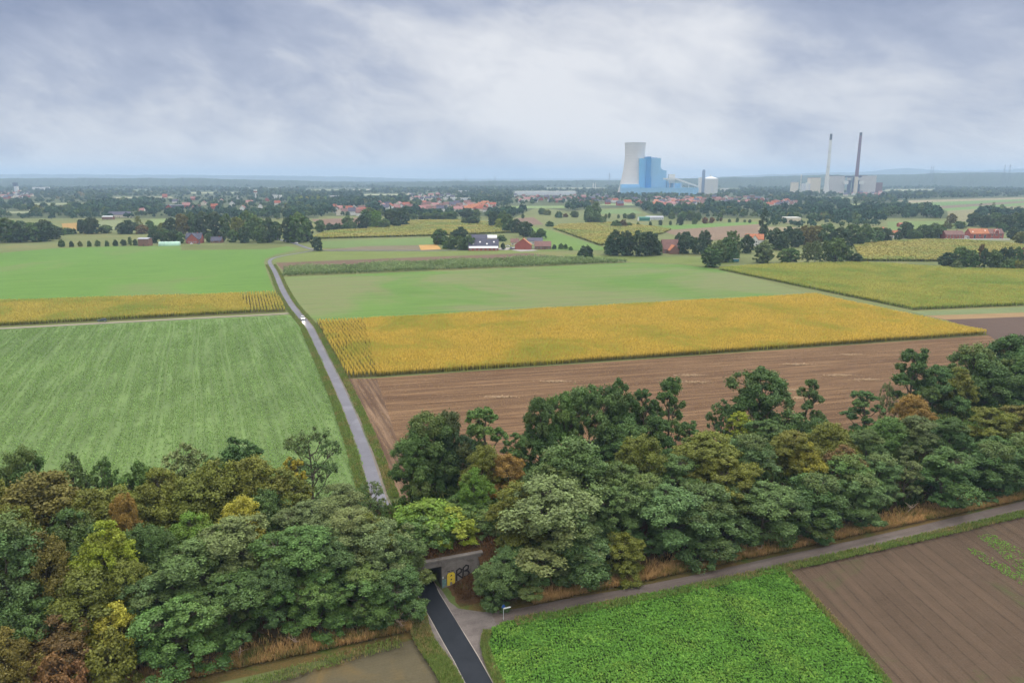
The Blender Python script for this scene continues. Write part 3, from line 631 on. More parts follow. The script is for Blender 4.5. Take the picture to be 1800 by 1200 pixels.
mb = MB(); mb.add([(lx(P_S1) + .05, -.625, .25), (lx(P_S1) + .4, -.625, .3), (lx(P_S1) + .4, -.625, 1.9), (lx(P_S1) + .05, -.625, 1.75)], [(0, 1, 2, 3)]); mb.add([(lx(P_S1) + .45, -.462, .4), (lx(P_S1) + .85, -.462, .5), (lx(P_S1) + .85, -.462, 1.7), (lx(P_S1) + .45, -.462, 1.7)], [(0, 1, 2, 3)]); mb.build('graffiti', gt, e0)
mb = MB(); mb.add([(lx(P_S1) + .1, -.628, 2.0), (lx(P_S1) + .35, -.628, 2.0), (lx(P_S1) + .35, -.628, 2.35), (lx(P_S1) + .1, -.628, 2.35)], [(0, 1, 2, 3)]); mb.build('graffiti', gw, e0)

# ------------------------------------------------------------------ tree makers
def crown_arrays(seed, H, R, kind='locust', nl=12, ns=7, leaves=240, ls=.30, h0=.22):
    g = np.random.default_rng(seed); lobes = []
    if kind == 'column':
        for i in range(nl):
            t = i / (nl - 1); z = H * (.12 + .82 * t); r = R * (.35 + .65 * math.sin(math.pi * min(1, .15 + t * .85)) ** .7) * .8
            lobes.append((g.normal(0, .12) * R, g.normal(0, .12) * R, z, r, r * 1.9))
    else:
        for i in range(nl):
            t = (i + .5) / nl
            z = H * (h0 + (1 - h0) * (t ** .85)) * .93
            env = math.sin(math.pi * min(1, max(0, (.18 + .80 * t)))) ** .6
            if kind == 'locust': env *= .85 + .3 * g.random()
            a = i * 2.4 + g.uniform(-.5, .5); rr = R * env * (g.uniform(.38, .72) if kind != 'locust' else g.uniform(.32, .92)) * (1 if i < nl - 1 else .2)
            r = R * (g.uniform(.30, .46) if kind != 'locust' else g.uniform(.22, .44)) * (1.0 if kind != 'sparse' else .75)
            lobes.append((rr * math.cos(a), rr * math.sin(a), z - r * .3, r, r * g.uniform(.85, 1.25)))
        if kind == 'round': lobes.append((0, 0, H * .6, R * .62, H * .28))
    L = np.array(lobes); subs = []; parent = []
    for i, (x, y, z, r, rz) in enumerate(lobes):
        for k in range(ns):
            d = g.normal(size=3); d[2] = abs(d[2]) * 1.0 - .35 if kind != 'column' else d[2] * .7; d /= np.linalg.norm(d)
            q = g.uniform(.7, 1.05)
            subs.append((x + d[0] * r * q, y + d[1] * r * q, z + d[2] * rz * q, r * g.uniform(.22, .46))); parent.append(i)
    Sb = np.array(subs); n = len(Sb) * leaves; idx = np.repeat(np.arange(len(Sb)), leaves)
    d = g.normal(size=(n, 3)); d[:, 2] += .25; d /= np.linalg.norm(d, axis=1)[:, None]
    rad = g.uniform(.25, 1.0, n) ** .6 * (1 + .30 * g.normal(size=n))
    flat = 1.0
    if kind == 'column': flat = 1.5
    P = Sb[idx, :3] + d * (Sb[idx, 3] * rad)[:, None] * np.array([1.12, 1.12, flat])
    # thin out what lies deep inside other lobes
    deep = np.zeros(n, bool)
    for (x, y, z, r, rz) in lobes:
        q = ((P[:, 0] - x) / (r * .72)) ** 2 + ((P[:, 1] - y) / (r * .72)) ** 2 + ((P[:, 2] - z) / (rz * .72)) ** 2; deep |= q < 1
    keep = ~deep | (g.random(n) < .12); keep &= P[:, 2] > .25
    P = P[keep]; d = d[keep]; idx = idx[keep]; n = len(P)
    nrm = d * .8 + g.normal(size=(n, 3)) * .55 + np.array([0, 0, .25]); nrm /= np.linalg.norm(nrm, axis=1)[:, None]
    ref = g.normal(size=(n, 3)); t1 = np.cross(nrm, ref); t1 /= np.linalg.norm(t1, axis=1)[:, None]; t2 = np.cross(nrm, t1)
    s = ls * g.uniform(.6, 1.35, n); a = t1 * s[:, None] * .62; b = t2 * s[:, None] * .38
    V_ = np.stack([P - a, P + b * 1.0 - a * .1, P + a, P - b], 1)
    lt = g.uniform(.15, .85, len(Sb)); tone = np.clip(.55 * lt[idx] + .45 * g.random(n), 0, 1)
    lobh = np.clip(g.normal(.10, .22, len(lobes)), 0, 1); par = np.array(parent)
    hue = np.clip(lobh[par][idx] * .7 + g.random(n) * .18 + .12 * (P[:, 2] / H) - .08, 0, 1)
    return V_, tone, hue, lobes, subs, par
def make_proto(seed, H, R, kind, big=True, bare=False, **k):
    V_, tone, hue, lobes, subs, par = crown_arrays(seed, H, R, kind, **k)
    cm = quads('crown', V_, tone, [LEAF], hue)
    g = random.Random(seed); mb = MB(); n = 7 if big else 5
    top = .78 * H if kind != 'column' else .9 * H
    tr = [(g.uniform(-.02, .02) * H * i * .3, g.uniform(-.02, .02) * H * i * .3, top * i / 5 - (.3 if i == 0 else 0)) for i in range(6)]
    rb = H * (.019 if kind != 'column' else .03)
    mb.tube(tr, [rb * (1.25 if i == 0 else 1 - .16 * i) for i in range(6)], n)
    for li, (x, y, z, r, rz) in enumerate(lobes):
        if kind == 'column' and li % 2: continue
        zb = min(top * .9, max(H * .12, z - math.hypot(x, y) * .9 - .5)); i = zb / top * 5; k_ = min(4, int(i)); t = i - k_
        p0 = Vector(tr[k_]).lerp(Vector(tr[k_ + 1]), t); p2 = Vector((x, y, z)); p1 = p0.lerp(p2, .5) + Vector((0, 0, -.05 * H * g.random()))
        mb.tube([p0, p1, p2], [rb * .42, rb * .27, rb * .12], max(3, n - 2), cap=False)
        if big:
            for j, sb in enumerate(subs):
                if par[j] == li: mb.tube([p1.lerp(p2, .6), p2.lerp(Vector(sb[:3]), .5), Vector(sb[:3])], [rb * .13, rb * .09, rb * .04], 3, cap=False)
    if bare:
        for j, sb in enumerate(subs):
            p = Vector(sb[:3])
            for q in range(5):
                e_ = p + Vector((g.uniform(-1, 1), g.uniform(-1, 1), g.uniform(.1, 1))) * sb[3] * 1.3; mb.tube([p, p.lerp(e_, .5) + Vector((0, 0, .1)), e_], [rb * .05, rb * .035, rb * .015], 3, cap=False)
    me_o = mb.build('trunk', BARK); tm = me_o.data; bpy.data.objects.remove(me_o)
    return dict(crown=cm, trunk=tm, H=H, R=R)
# near trees: full detail
PN = {}
for i in range(4): PN['locust%d' % i] = make_proto(11 + i, 17, 5.2, 'locust', nl=15 + i % 3, ns=15, leaves=300, ls=.27, h0=.12)
for i in range(3): PN['oak%d' % i] = make_proto(31 + i, 14, 5.2, 'round', nl=15, ns=15, leaves=240, ls=.29, h0=.06)
for i in range(2): PN['tall%d' % i] = make_proto(41 + i, 19, 3.6, 'locust', nl=14, ns=12, leaves=270, ls=.26, h0=.10)
PN['sparse0'] = make_proto(51, 16, 5.5, 'sparse', bare=True, nl=15, ns=9, leaves=36, ls=.30, h0=.25)
PN['sparse1'] = make_proto(53, 16, 5.0, 'sparse', bare=True, nl=14, ns=10, leaves=80, ls=.32, h0=.2)
PN['bush0'] = make_proto(61, 4.5, 3.4, 'round', nl=10, ns=9, leaves=230, ls=.24, h0=.05)
PN['bush1'] = make_proto(63, 5, 3.0, 'round', nl=10, ns=9, leaves=230, ls=.24, h0=.05)
# middle distance
PM = {}
for i in range(4): PM['round%d' % i] = make_proto(71 + i, 14, 6.2, 'round', big=False, nl=16, ns=11, leaves=30, ls=1.05, h0=.04)
for i in range(2): PM['airy%d' % i] = make_proto(81 + i, 15, 6, 'round', big=False, nl=13, ns=9, leaves=30, ls=.95, h0=.08)
PM['poplar0'] = make_proto(91, 24, 3.0, 'column', big=False, nl=9, ns=7, leaves=45, ls=.9)
PM['shrub0'] = make_proto(95, 5, 4.2, 'round', big=False, nl=11, ns=9, leaves=26, ls=.9, h0=.0)

COL = dict(blue=(.080, .142, .043), green=(0.082, 0.160, 0.037), dgreen=(0.064, 0.128, 0.033), olive=(0.130, 0.150, 0.023), yel=(.21, .27, .022), gold=(0.300, 0.270, 0.029),
           brown=(.135, .118, .024), orange=(.24, .145, .032), red=(.17, .080, .030), grey=(0.120, 0.165, 0.059), lime=(.11, .21, .026), pale=(0.140, 0.220, 0.050), dark=(0.035, 0.075, 0.030),
           rust=(.13, .085, .032), mid=(0.085, 0.145, 0.040))
CW = dict(blue='blue green', green='fresh green', dgreen='deep green', olive='olive green', yel='bright yellow green', gold='golden yellow', brown='brownish olive', orange='orange leaved',
          red='dark red', grey='greyish green', lime='vivid light green', pale='pale green', dark='very dark green', rust='rust brown', mid='mid green')
THINGS = []
TREE_N = [0]
def place_tree(proto, x, y, z, H, Rw, col, cluster, name='tree', cat='tree', px=0, word='tree', rz=None, group=None):
    e = empty(name, (x, y, z), rz if rz is not None else random.uniform(0, 6.28), (Rw / proto['R'], Rw / proto['R'], H / proto['H']))
    c = bpy.data.objects.new('crown', proto['crown']); C.objects.link(c); c.parent = e
    t = bpy.data.objects.new('trunk', proto['trunk']); C.objects.link(t); t.parent = e
    b = COL[col]; j = random.uniform(.86, 1.14); h = random.uniform(-.06, .06)
    c.color = (b[0] * j * (1 + h), b[1] * j, b[2] * j * (1 - h), 1)
    e['category'] = cat; THINGS.append((e, cluster, CW[col] + ' ' + word, px, group or cluster[0])); TREE_N[0] += 1
    return e
def on_belt(px, v):
    # point on the belt line v below photo column px (as seen at its own ground height)
    lo, hi = -250.0, 400.0
    for _ in range(50):
        m = (lo + hi) / 2; x, y = B(m, v); z = bank_h(x, y); d = y * CP + (HC - z) * SP
        if 900 + F * x / d < px: lo = m
        else: hi = m
    return x, y, z
def belt(px, top, v, wpx, col, kind, cluster, word='tree', name='tree', cat='tree'):
    while True:
        x, y, z = on_belt(px, v); _, zt = AT(px, top, y); H = zt - z
        if cat != 'tree' or H > 9.5 or v < 1.5: break
        v -= .8
    R = wpx / PXM(y) / 2 * 1.12
    Hc = min(26, max(2.5, H)); R = min(R, Hc * (.54 if cat == 'tree' else 1.15))
    opts = [k for k in PN if k.startswith(kind)]; pr = PN[opts[int(px + v) % len(opts)]]
    DBG.append((px, top, v, round(H, 1), round(R, 1)))
    return place_tree(pr, x, y, z - .2, Hc, max(1.2, R), col, cluster, name, cat, px, word)
DBG = []
random.seed(11)
LB = ('trees of the belt left of the underpass', 'in the %s row of the belt left of the underpass'); 
def cl(side, row): return ('trees of the belt %s of the underpass' % side, 'in the %s row, belt %s of underpass' % (row, side))
left_back = [(15, 800, 37, 95, 'mid', 'locust'), (68, 792, 38, 85, 'dgreen', 'locust'), (150, 795, 37, 90, 'mid', 'sparse1'), (205, 800, 38, 75, 'green', 'sparse1'), (262, 806, 37, 70, 'green', 'locust'),
             (338, 778, 37, 105, 'grey', 'sparse1'), (385, 800, 36, 80, 'mid', 'locust'), (434, 760, 38, 80, 'dgreen', 'tall'), (553, 744, 38, 120, 'mid', 'sparse0'), (520, 800, 33, 60, 'gold', 'sparse1'), (605, 845, 31, 75, 'grey', 'locust'), (655, 840, 36, 60, 'mid', 'sparse0')]
left_mid = [(8, 850, 27, 90, 'olive', 'oak'), (92, 835, 26, 150, 'brown', 'oak'), (165, 865, 24, 100, 'olive', 'oak'), (212, 862, 25, 110, 'olive', 'oak'), (232, 868, 21, 50, 'orange', 'oak'), (292, 828, 28, 95, 'olive', 'oak'), (345, 840, 27, 110, 'olive', 'oak'),
            (392, 815, 28, 110, 'olive', 'oak'), (445, 805, 29, 110, 'olive', 'oak'), (500, 828, 27, 100, 'olive', 'oak'), (250, 925, 18, 80, 'dgreen', 'oak'), (345, 905, 17, 90, 'lime', 'oak'), (428, 876, 19, 80, 'gold', 'oak'), (540, 880, 19, 110, 'grey', 'locust'), (600, 868, 20, 110, 'grey', 'locust'),
            (290, 930, 17, 70, 'dgreen', 'oak'), (140, 900, 18, 100, 'dgreen', 'oak'), (40, 890, 18, 90, 'olive', 'oak'), (470, 862, 23, 80, 'dgreen', 'oak'), (650, 905, 16, 80, 'olive', 'oak')]
left_front = [(28, 912, 10, 130, 'blue', 'locust'), (92, 942, 10, 90, 'brown', 'oak'), (198, 922, 11, 95, 'yel', 'oak'), (165, 1000, 7, 125, 'olive', 'oak'), (232, 985, 9, 90, 'olive', 'oak'), (350, 945, 9, 165, 'blue', 'locust'), (415, 905, 12, 120, 'grey', 'locust'), (270, 1010, 6, 120, 'blue', 'locust'),
              (330, 1045, 1, 170, 'green', 'locust'), (405, 1010, 4, 120, 'dgreen', 'locust'), (525, 925, 8, 130, 'green', 'locust'), (575, 945, 6, 90, 'blue', 'locust'), (620, 900, 10, 110, 'grey', 'locust'), (668, 915, 9, 110, 'grey', 'locust'), (705, 935, 8.2, 85, 'mid', 'locust'),
              (640, 1000, 3, 110, 'green', 'locust'), (695, 1000, 4, 90, 'dgreen', 'locust'), (560, 1010, 3, 100, 'green', 'locust'), (480, 985, 5, 80, 'blue', 'locust'),
              (120, 1085, 2, 130, 'rust', 'oak'), (215, 1065, 3, 100, 'gold', 'oak'), (60, 1060, 4, 110, 'dgreen', 'oak'), (112, 1155, -3, 90, 'red', 'bush'), (30, 1110, -1, 100, 'brown', 'oak'), (200, 1120, -1, 100, 'olive', 'bush')]
right_front = [(868, 990, 4.5, 75, 'blue', 'oak'), (908, 965, 5, 100, 'blue', 'locust'), (960, 845, 8, 170, 'grey', 'locust'), (1010, 885, 5, 130, 'blue', 'locust'), (925, 900, 9, 110, 'olive', 'locust'), (1080, 852, 10, 90, 'blue', 'locust'), (1095, 940, 4, 90, 'olive', 'oak'), (1165, 850, 7, 140, 'blue', 'locust'), (1225, 870, 5, 110, 'blue', 'locust'),
               (1245, 845, 6, 130, 'blue', 'locust'), (1335, 845, 5, 120, 'blue', 'locust'), (1395, 860, 5, 90, 'dgreen', 'locust'), (1432, 835, 5, 110, 'dgreen', 'locust'), (1500, 832, 5, 140, 'blue', 'locust'), (1480, 800, 9, 100, 'green', 'locust'), (1585, 800, 7, 70, 'grey', 'sparse1'), (1650, 782, 5, 130, 'dgreen', 'locust'), (1740, 780, 5, 140, 'dgreen', 'locust'), (1800, 765, 5, 110, 'dgreen', 'locust'), (1860, 750, 5, 120, 'dgreen', 'locust')]
right_mid = [(1000, 775, 20, 130, 'mid', 'oak'), (905, 850, 16, 80, 'olive', 'oak'), (1085, 815, 17, 110, 'mid', 'oak'), (1120, 765, 22, 80, 'olive', 'oak'), (1180, 795, 18, 110, 'mid', 'locust'), (1235, 760, 20, 110, 'olive', 'locust'), (1310, 765, 17, 130, 'blue', 'locust'), (1390, 760, 18, 90, 'olive', 'locust'), (1415, 780, 16, 60, 'gold', 'oak'), (1455, 745, 22, 90, 'olive', 'oak'),
             (1475, 785, 17, 80, 'rust', 'oak'), (1520, 750, 19, 110, 'mid', 'locust'), (1600, 728, 18, 120, 'grey', 'locust'), (1665, 730, 16, 120, 'dgreen', 'locust'), (1735, 715, 18, 90, 'olive', 'locust'), (1745, 765, 12, 110, 'dgreen', 'locust'), (1800, 710, 17, 80, 'brown', 'locust'), (1540, 800, 12, 90, 'blue', 'locust'), (1840, 690, 18, 110, 'dgreen', 'locust'), (1275, 800, 12, 90, 'olive', 'locust'), (1130, 835, 13, 90, 'mid', 'locust')]
right_back = [(757, 728, 33, 95, 'dgreen', 'locust'), (790, 725, 36, 70, 'dark', 'locust'), (730, 760, 31, 70, 'dgreen', 'locust'), (855, 702, 36, 72, 'green', 'tall'), (905, 752, 34, 48, 'dgreen', 'tall'), (948, 690, 36, 76, 'dgreen', 'locust'), (990, 680, 38, 76, 'green', 'locust'), (1035, 672, 38, 80, 'mid', 'locust'), (1085, 663, 38, 76, 'dgreen', 'locust'),
              (1130, 672, 37, 48, 'dgreen', 'tall'), (1172, 652, 38, 56, 'dgreen', 'tall'), (1208, 735, 36, 42, 'dgreen', 'tall'), (1262, 700, 38, 60, 'dgreen', 'sparse1'), (1325, 643, 38, 105, 'dgreen', 'locust'), (1300, 722, 33, 70, 'yel', 'sparse1'), (1413, 657, 38, 48, 'mid', 'tall'), (1515, 680, 38, 55, 'dgreen', 'tall'), (1550, 665, 39, 36, 'grey', 'sparse0'),
              (1592, 603, 38, 66, 'dgreen', 'tall'), (1630, 640, 37, 80, 'dgreen', 'locust'), (1695, 608, 39, 95, 'mid', 'locust'), (1672, 650, 34, 70, 'olive', 'oak'), (1735, 640, 33, 90, 'dgreen', 'oak'), (1780, 628, 34, 90, 'dgreen', 'oak'), (1755, 585, 40, 95, 'dgreen', 'locust'), (1800, 570, 40, 110, 'dark', 'locust'), (1850, 560, 38, 110, 'dark', 'locust'), (1600, 695, 30, 60, 'orange', 'oak'),
              (1435, 735, 32, 60, 'dgreen', 'oak'), (1090, 735, 33, 90, 'dgreen', 'oak'), (1150, 725, 34, 70, 'dgreen', 'locust'), (820, 770, 31, 60, 'dark', 'oak'), (850, 785, 26, 70, 'olive', 'oak'), (893, 800, 24, 62, 'orange', 'oak'), (835, 825, 25, 60, 'lime', 'oak'), (1560, 735, 26, 70, 'green', 'oak'), (1350, 735, 30, 70, 'dgreen', 'locust')]
for L_, s_, r_ in ((left_back, 'left', 'back'), (left_mid, 'left', 'middle'), (left_front, 'left', 'front'), (right_front, 'right', 'front'), (right_mid, 'right', 'middle'), (right_back, 'right', 'back')):
    for (px, top, v, w, col, kind) in L_:
        if L_ is right_front: v = max(1.0, v - 3)
        if L_ is right_mid: v *= .72
        bush = kind == 'bush'
        word = {'loc': 'locust tree', 'oak': 'rounded tree', 'tal': 'slender tree', 'spa': 'thin crowned tree', 'bus': 'bush'}[kind[:3]]
        belt(px, top, v, w, col, kind, cl(s_, r_), word, 'bush' if bush else 'tree', 'bush' if bush else 'tree')
# bright vine-grown bushes on the crest above the underpass
for (px, top, v, w, col) in [(750, 886, 17, 120, 'lime'), (795, 900, 14, 105, 'yel'), (825, 893, 15, 110, 'green'), (745, 915, 13, 90, 'green'), (850, 905, 13.5, 90, 'mid'), (775, 905, 14, 70, 'lime'), (840, 878, 18, 100, 'green'), (730, 900, 16, 80, 'lime'), (860, 900, 14, 80, 'green'), (720, 925, 12.5, 60, 'grey'), (810, 872, 22, 90, 'green'), (880, 915, 12, 70, 'mid')]:
    belt(px, top, v, w, col, 'bush', ('bushes on the crest above the underpass', 'on the crest above the underpass'), 'bush', 'bush', 'bush')

# undergrowth covering the bank between the trees
ug = crop_mat('undergrowth_leaf', (.045, .075, .02), (.085, .15, .04), 0, 9, green=(.12, .14, .035), gsc=.12, glo=.5)
P = np.array([B(s, v) for s, v in zip(R_.uniform(-150, 230, 26000), R_.uniform(3, 41, 26000))]); P = P[infov(P, 100)]
sv = np.array([SV(x, y) for x, y in P]); ok_ = ~((sv[:, 0] > W_S0 - 1) & (sv[:, 0] < W_S1 + 4) & (sv[:, 1] < 12.5)) & ~((np.abs(sv[:, 0] + 12.8) < 4) & (sv[:, 1] > 30))
ok_ &= (np.sin(sv[:, 0] * .4) + np.sin(sv[:, 1] * .7 + sv[:, 0] * .13) + R_.normal(0, .6, len(P))) > -.9
P = P[ok_]
zb = np.array([bank_h(x, y) for x, y in P])
sz = R_.uniform(.6, 1.6, len(P))
stuff('undergrowth', blades(P, 12, (.2, .9), (.1, 1.1), (.4, 1.6), (.14, .32), .6, zb=zb, sz=sz), ug, 'tangled green undergrowth under the belt of trees')
# dry grass and straw along the foot of the bank
dg = crop_mat('dry_grass', (.15, .09, .035), (.62, .40, .17), 0, 1.0, green=(.13, .15, .04), gsc=.22, glo=.50)
s_ = R_.uniform(-110, 230, 40000); v_ = np.abs(R_.normal(0, 1.0, 40000)) * 2.6 - 2.2
P = np.array([B(s, v) for s, v in zip(s_, v_)]); 
vk = (s_ < P_S0 - 2) | (s_ > 3); P = P[vk]; P = P[infov(P)]
zb = np.array([bank_h(x, y) for x, y in P])
stuff('dry_grass', blades(P, 3, (.1, .5), (0, .05), (.35, 1.0), (.06, .2), .15, zb=zb), dg, 'dry orange grass and straw along the foot of the bank')
P = np.array([B(s, v) for s, v in zip(R_.uniform(W_S0 - 4, 8, 12000), R_.uniform(-1, 14, 12000))])
sv = np.array([SV(x, y) for x, y in P]); P = P[((sv[:, 0] > P_S1 + 1.6) | (sv[:, 0] < P_S0 - 2) | (sv[:, 1] > V_P + .6)) & ~((sv[:, 1] < 3.2 - .55 * (sv[:, 0] - 3)) & (sv[:, 1] < 3) ) | (sv[:, 1] > V_P + .6)]
sv = np.array([SV(x, y) for x, y in P]); P = P[~((sv[:, 0] > W_S0) & (sv[:, 0] < W_S1 + 1) & (sv[:, 1] > V_P - 1) & (sv[:, 1] < V_P + .7))]
sv = np.array([SV(x, y) for x, y in P]); zb = np.array([max(5.2, bank(s, v)) if (W_S0 < s < W_S1 and v > V_P) else bank_h(*B(s, v)) if s < W_S0 or s > W_S1 else 2.0 * sstep(P_S1 + .4, W_S1, s) * sstep(1, V_P, v) if s > P_S1 else 0 for s, v in sv])
rg = crop_mat('red_brown_grass', (.085, .045, .02), (.20, .10, .045), 0, 7, green=(.10, .13, .03), gsc=.3, glo=.6)
stuff('bank_grass', blades(P, 3, (.05, .3), (0, .05), (.2, .55), (.05, .14), .15, zb=zb), rg, 'reddish brown grass on the slope above the underpass')

# ------------------------------------------------------------------ trees of the middle distance
def mid(px, top, base, w, col, kind, cluster, word='tree', name='tree', cat='tree', loose=0.0, rz=None):
    base = max(base, 330)
    x, y = G(px, base); _, zt = AT(px, top, y); H = max(2.0, zt); R = w / PXM(y) / 2 * 1.05
    opts = sorted(k for k in PM if k.startswith(kind)); pr = PM[opts[int(px + base) % len(opts)]]
    return place_tree(pr, x, y, 0, H, max(1.0, R), col, cluster, name, cat, px, word)
def K(a, b): return (a, b)
def put(cluster, rows, word=None, **k):
    for r in rows:
        px, top, base, w, col, kind = r
        wd = word or {'rou': 'round tree', 'air': 'airy tree', 'pop': 'poplar', 'shr': 'shrub'}[kind[:3]]
        nm = 'shrub' if kind == 'shrub' else ('poplar_tree' if kind == 'poplar' else 'tree')
        mid(px, top, base, w, col, kind, cluster, wd, nm, 'shrub' if kind == 'shrub' else 'tree')
put(K('wood at the left edge', 'in the dark wood at the left edge'), [(-8, 385, 426, 36, 'dark', 'round'), (14, 384, 426, 36, 'dgreen', 'round'), (36, 389, 426, 34, 'dark', 'round'), (58, 392, 425, 34, 'dgreen', 'round'), (80, 388, 424, 36, 'dark', 'round'), (98, 397, 420, 28, 'dark', 'round'), (118, 402, 412, 22, 'dgreen', 'shrub'), (129, 403, 411, 14, 'dark', 'shrub')])
put(K('trees behind the left meadow', 'behind the meadow left of the brick shed'), [(148, 386, 410, 22, 'dark', 'round'), (162, 384, 411, 30, 'dark', 'round'), (186, 396, 410, 24, 'mid', 'round'), (215, 392, 411, 20, 'dark', 'round'), (228, 387, 411, 28, 'dark', 'round'), (250, 396, 411, 24, 'rust', 'round'), (264, 388, 408, 16, 'dgreen', 'round'), (244, 380, 400, 12, 'olive', 'airy'), (286, 394, 410, 20, 'olive', 'shrub'), (273, 398, 410, 16, 'dgreen', 'shrub')])
put(K('row of small trees along the left field', 'in row at far edge of left field'), [(109, 423, 434, 11, 'dgreen', 'shrub'), (126, 425, 434, 8, 'dark', 'shrub'), (141, 425, 433.5, 8, 'olive', 'shrub'), (157, 424.5, 433.5, 8, 'dgreen', 'shrub'), (172, 423.5, 433, 10, 'mid', 'shrub'), (188, 424, 433, 8, 'dgreen', 'shrub'), (203, 423, 432.5, 9, 'dark', 'shrub'), (218, 421, 432, 11, 'dark', 'round'), (229, 416, 431.5, 8, 'mid', 'airy'), (238, 421, 431.5, 9, 'dark', 'round')], word='small tree')
put(K('copse by the polytunnel', 'in the copse above the green polytunnel'), [(272, 403, 427, 22, 'dark', 'round'), (290, 402, 426, 24, 'dgreen', 'round'), (307, 404, 427, 22, 'dark', 'round'), (318, 408, 428, 14, 'dgreen', 'round'), (249, 424, 431.5, 9, 'dark', 'shrub')])
put(K('wood behind the farmhouse', 'in the wood behind the slate roofed farmhouse'), [(302, 383, 412, 26, 'dark', 'round'), (322, 376, 412, 24, 'brown', 'round'), (338, 375, 411, 24, 'dgreen', 'round'), (358, 373, 414, 30, 'dark', 'round'), (380, 374, 416, 28, 'dark', 'round'), (400, 376, 418, 24, 'dgreen', 'round'), (420, 382, 422, 26, 'olive', 'round'),
     (436, 372, 416, 30, 'dgreen', 'round'), (452, 380, 424, 28, 'mid', 'round'), (474, 384, 426, 28, 'dark', 'round'), (430, 400, 427, 22, 'dark', 'round'), (410, 404, 426, 18, 'dgreen', 'round'), (368, 409, 426, 13, 'dgreen', 'round'), (391, 409, 425, 12, 'dark', 'round'), (488, 390, 422, 20, 'dgreen', 'round'), (461, 395, 427, 20, 'mid', 'round')])
put(K('wood right of the farm road', 'in the wood right of the farm road bend'), [(508, 382, 426, 26, 'dark', 'round'), (526, 375, 426, 36, 'dgreen', 'round'), (541, 384, 424, 24, 'dark', 'round'), (562, 387, 408, 20, 'dgreen', 'round'), (580, 394, 406, 16, 'dark', 'shrub'), (594, 394, 405, 18, 'dark', 'shrub'), (609, 394, 405, 18, 'dgreen', 'shrub'), (620, 392, 405, 16, 'mid', 'shrub')])
put(K('lone tree', 'standing alone at the lane junction'), [(558, 416.5, 441, 20, 'dark', 'round')])
put(K('grove above the golden field', 'in grove left end of far golden field'), [(612, 380, 404, 22, 'mid', 'round'), (638, 378, 404, 24, 'dark', 'round'), (650, 366, 398, 32, 'dgreen', 'round'), (663, 370, 402, 26, 'lime', 'airy'), (677, 384, 402, 20, 'mid', 'round'), (688, 368, 398, 28, 'dark', 'round'), (706, 366, 397, 30, 'dark', 'round'), (698, 384, 400, 14, 'dark', 'shrub')])
put(K('hedge below the village', 'along the hedge below the red roofed village'), [(728, 375, 387, 14, 'dgreen', 'round'), (752, 373, 387, 20, 'mid', 'round'), (766, 372, 387, 20, 'dgreen', 'round'), (780, 373, 387, 20, 'mid', 'round'), (795, 371, 387, 22, 'dgreen', 'round'), (740, 378, 387, 12, 'dark', 'round'), (821, 366, 386, 24, 'dark', 'round'), (838, 368, 384, 18, 'mid', 'airy'), (816, 384, 394, 14, 'grey', 'shrub'), (832, 381, 395, 26, 'dark', 'round')])
put(K('trees by the barn', 'beside the long barn with skylights'), [(774, 403, 430, 27, 'dgreen', 'round'), (800, 405, 424, 18, 'dark', 'round'), (811, 399, 424, 22, 'dark', 'round'), (768, 417, 430, 12, 'olive', 'shrub'), (794, 414, 438, 20, 'mid', 'round'), (808, 414, 438, 18, 'mid', 'airy'), (825, 414, 439, 22, 'dgreen', 'round'), (784, 426, 437, 14, 'green', 'shrub'), (812, 422, 439, 18, 'mid', 'round'), (884, 427, 439, 8, 'dark', 'round')])
put(K('trees above the middle farm', 'above the farm with the red gable'), [(868, 372, 399, 22, 'dark', 'round'), (877, 384, 402, 16, 'yel', 'airy'), (885, 372, 400, 20, 'dgreen', 'round'), (893, 378, 408, 24, 'dgreen', 'round'), (908, 386, 409, 20, 'dark', 'round'), (924, 390, 416, 28, 'dark', 'round'), (951, 402, 420, 20, 'dgreen', 'round'), (938, 408, 419, 12, 'mid', 'shrub'), (868, 414, 423, 14, 'dgreen', 'shrub'), (882, 415, 424, 18, 'dgreen', 'shrub')])
put(K('shrubs in the farm garden', 'in garden right of orange gabled farmhouse'), [(986, 429, 438, 10, 'mid', 'shrub'), (994, 430, 438, 8, 'dgreen', 'shrub'), (1003, 434, 440, 8, 'green', 'shrub'), (974, 431, 438, 8, 'dark', 'shrub'), (918, 428, 438, 7, 'dgreen', 'shrub'), (926, 427, 438, 7, 'dark', 'round')])
put(K('bush in the pasture', 'alone between the shrub plantation and the big dark trees'), [(1029, 435, 453, 28, 'dark', 'shrub')])
put(K('big dark trees in the centre', 'in the big dark group left of barn'), [(1080, 407, 449, 34, 'dark', 'round'), (1100, 408, 449, 30, 'dark', 'round'), (1124, 406, 450, 34, 'dark', 'round'), (1145, 408, 449, 32, 'dark', 'round'), (1070, 420, 447, 20, 'dgreen', 'round'), (1157, 425, 448, 16, 'dgreen', 'round')])
put(K('tall clump', 'in the tall clump among far meadows'), [(1035, 362, 392, 20, 'dgreen', 'round'), (1046, 357, 391, 22, 'mid', 'round'), (1038, 374, 393, 22, 'mid', 'round'), (1060, 380, 394, 14, 'green', 'airy'), (1049, 374, 393, 18, 'dgreen', 'round')])
put(K('hedgerow shrubs', 'along the hedgerow above the golden wedge'), [(1084, 389, 400, 20, 'dgreen', 'shrub'), (1096, 388, 400, 14, 'rust', 'shrub'), (1105, 392, 399, 12, 'mid', 'shrub'), (952, 366, 377, 14, 'mid', 'round'), (962, 370, 378, 14, 'olive', 'shrub'), (982, 373, 383, 14, 'dgreen', 'shrub'), (994, 376, 382, 10, 'rust', 'shrub'), (1010, 371, 382, 16, 'mid', 'round'), (966, 390, 398, 16, 'dgreen', 'shrub')])
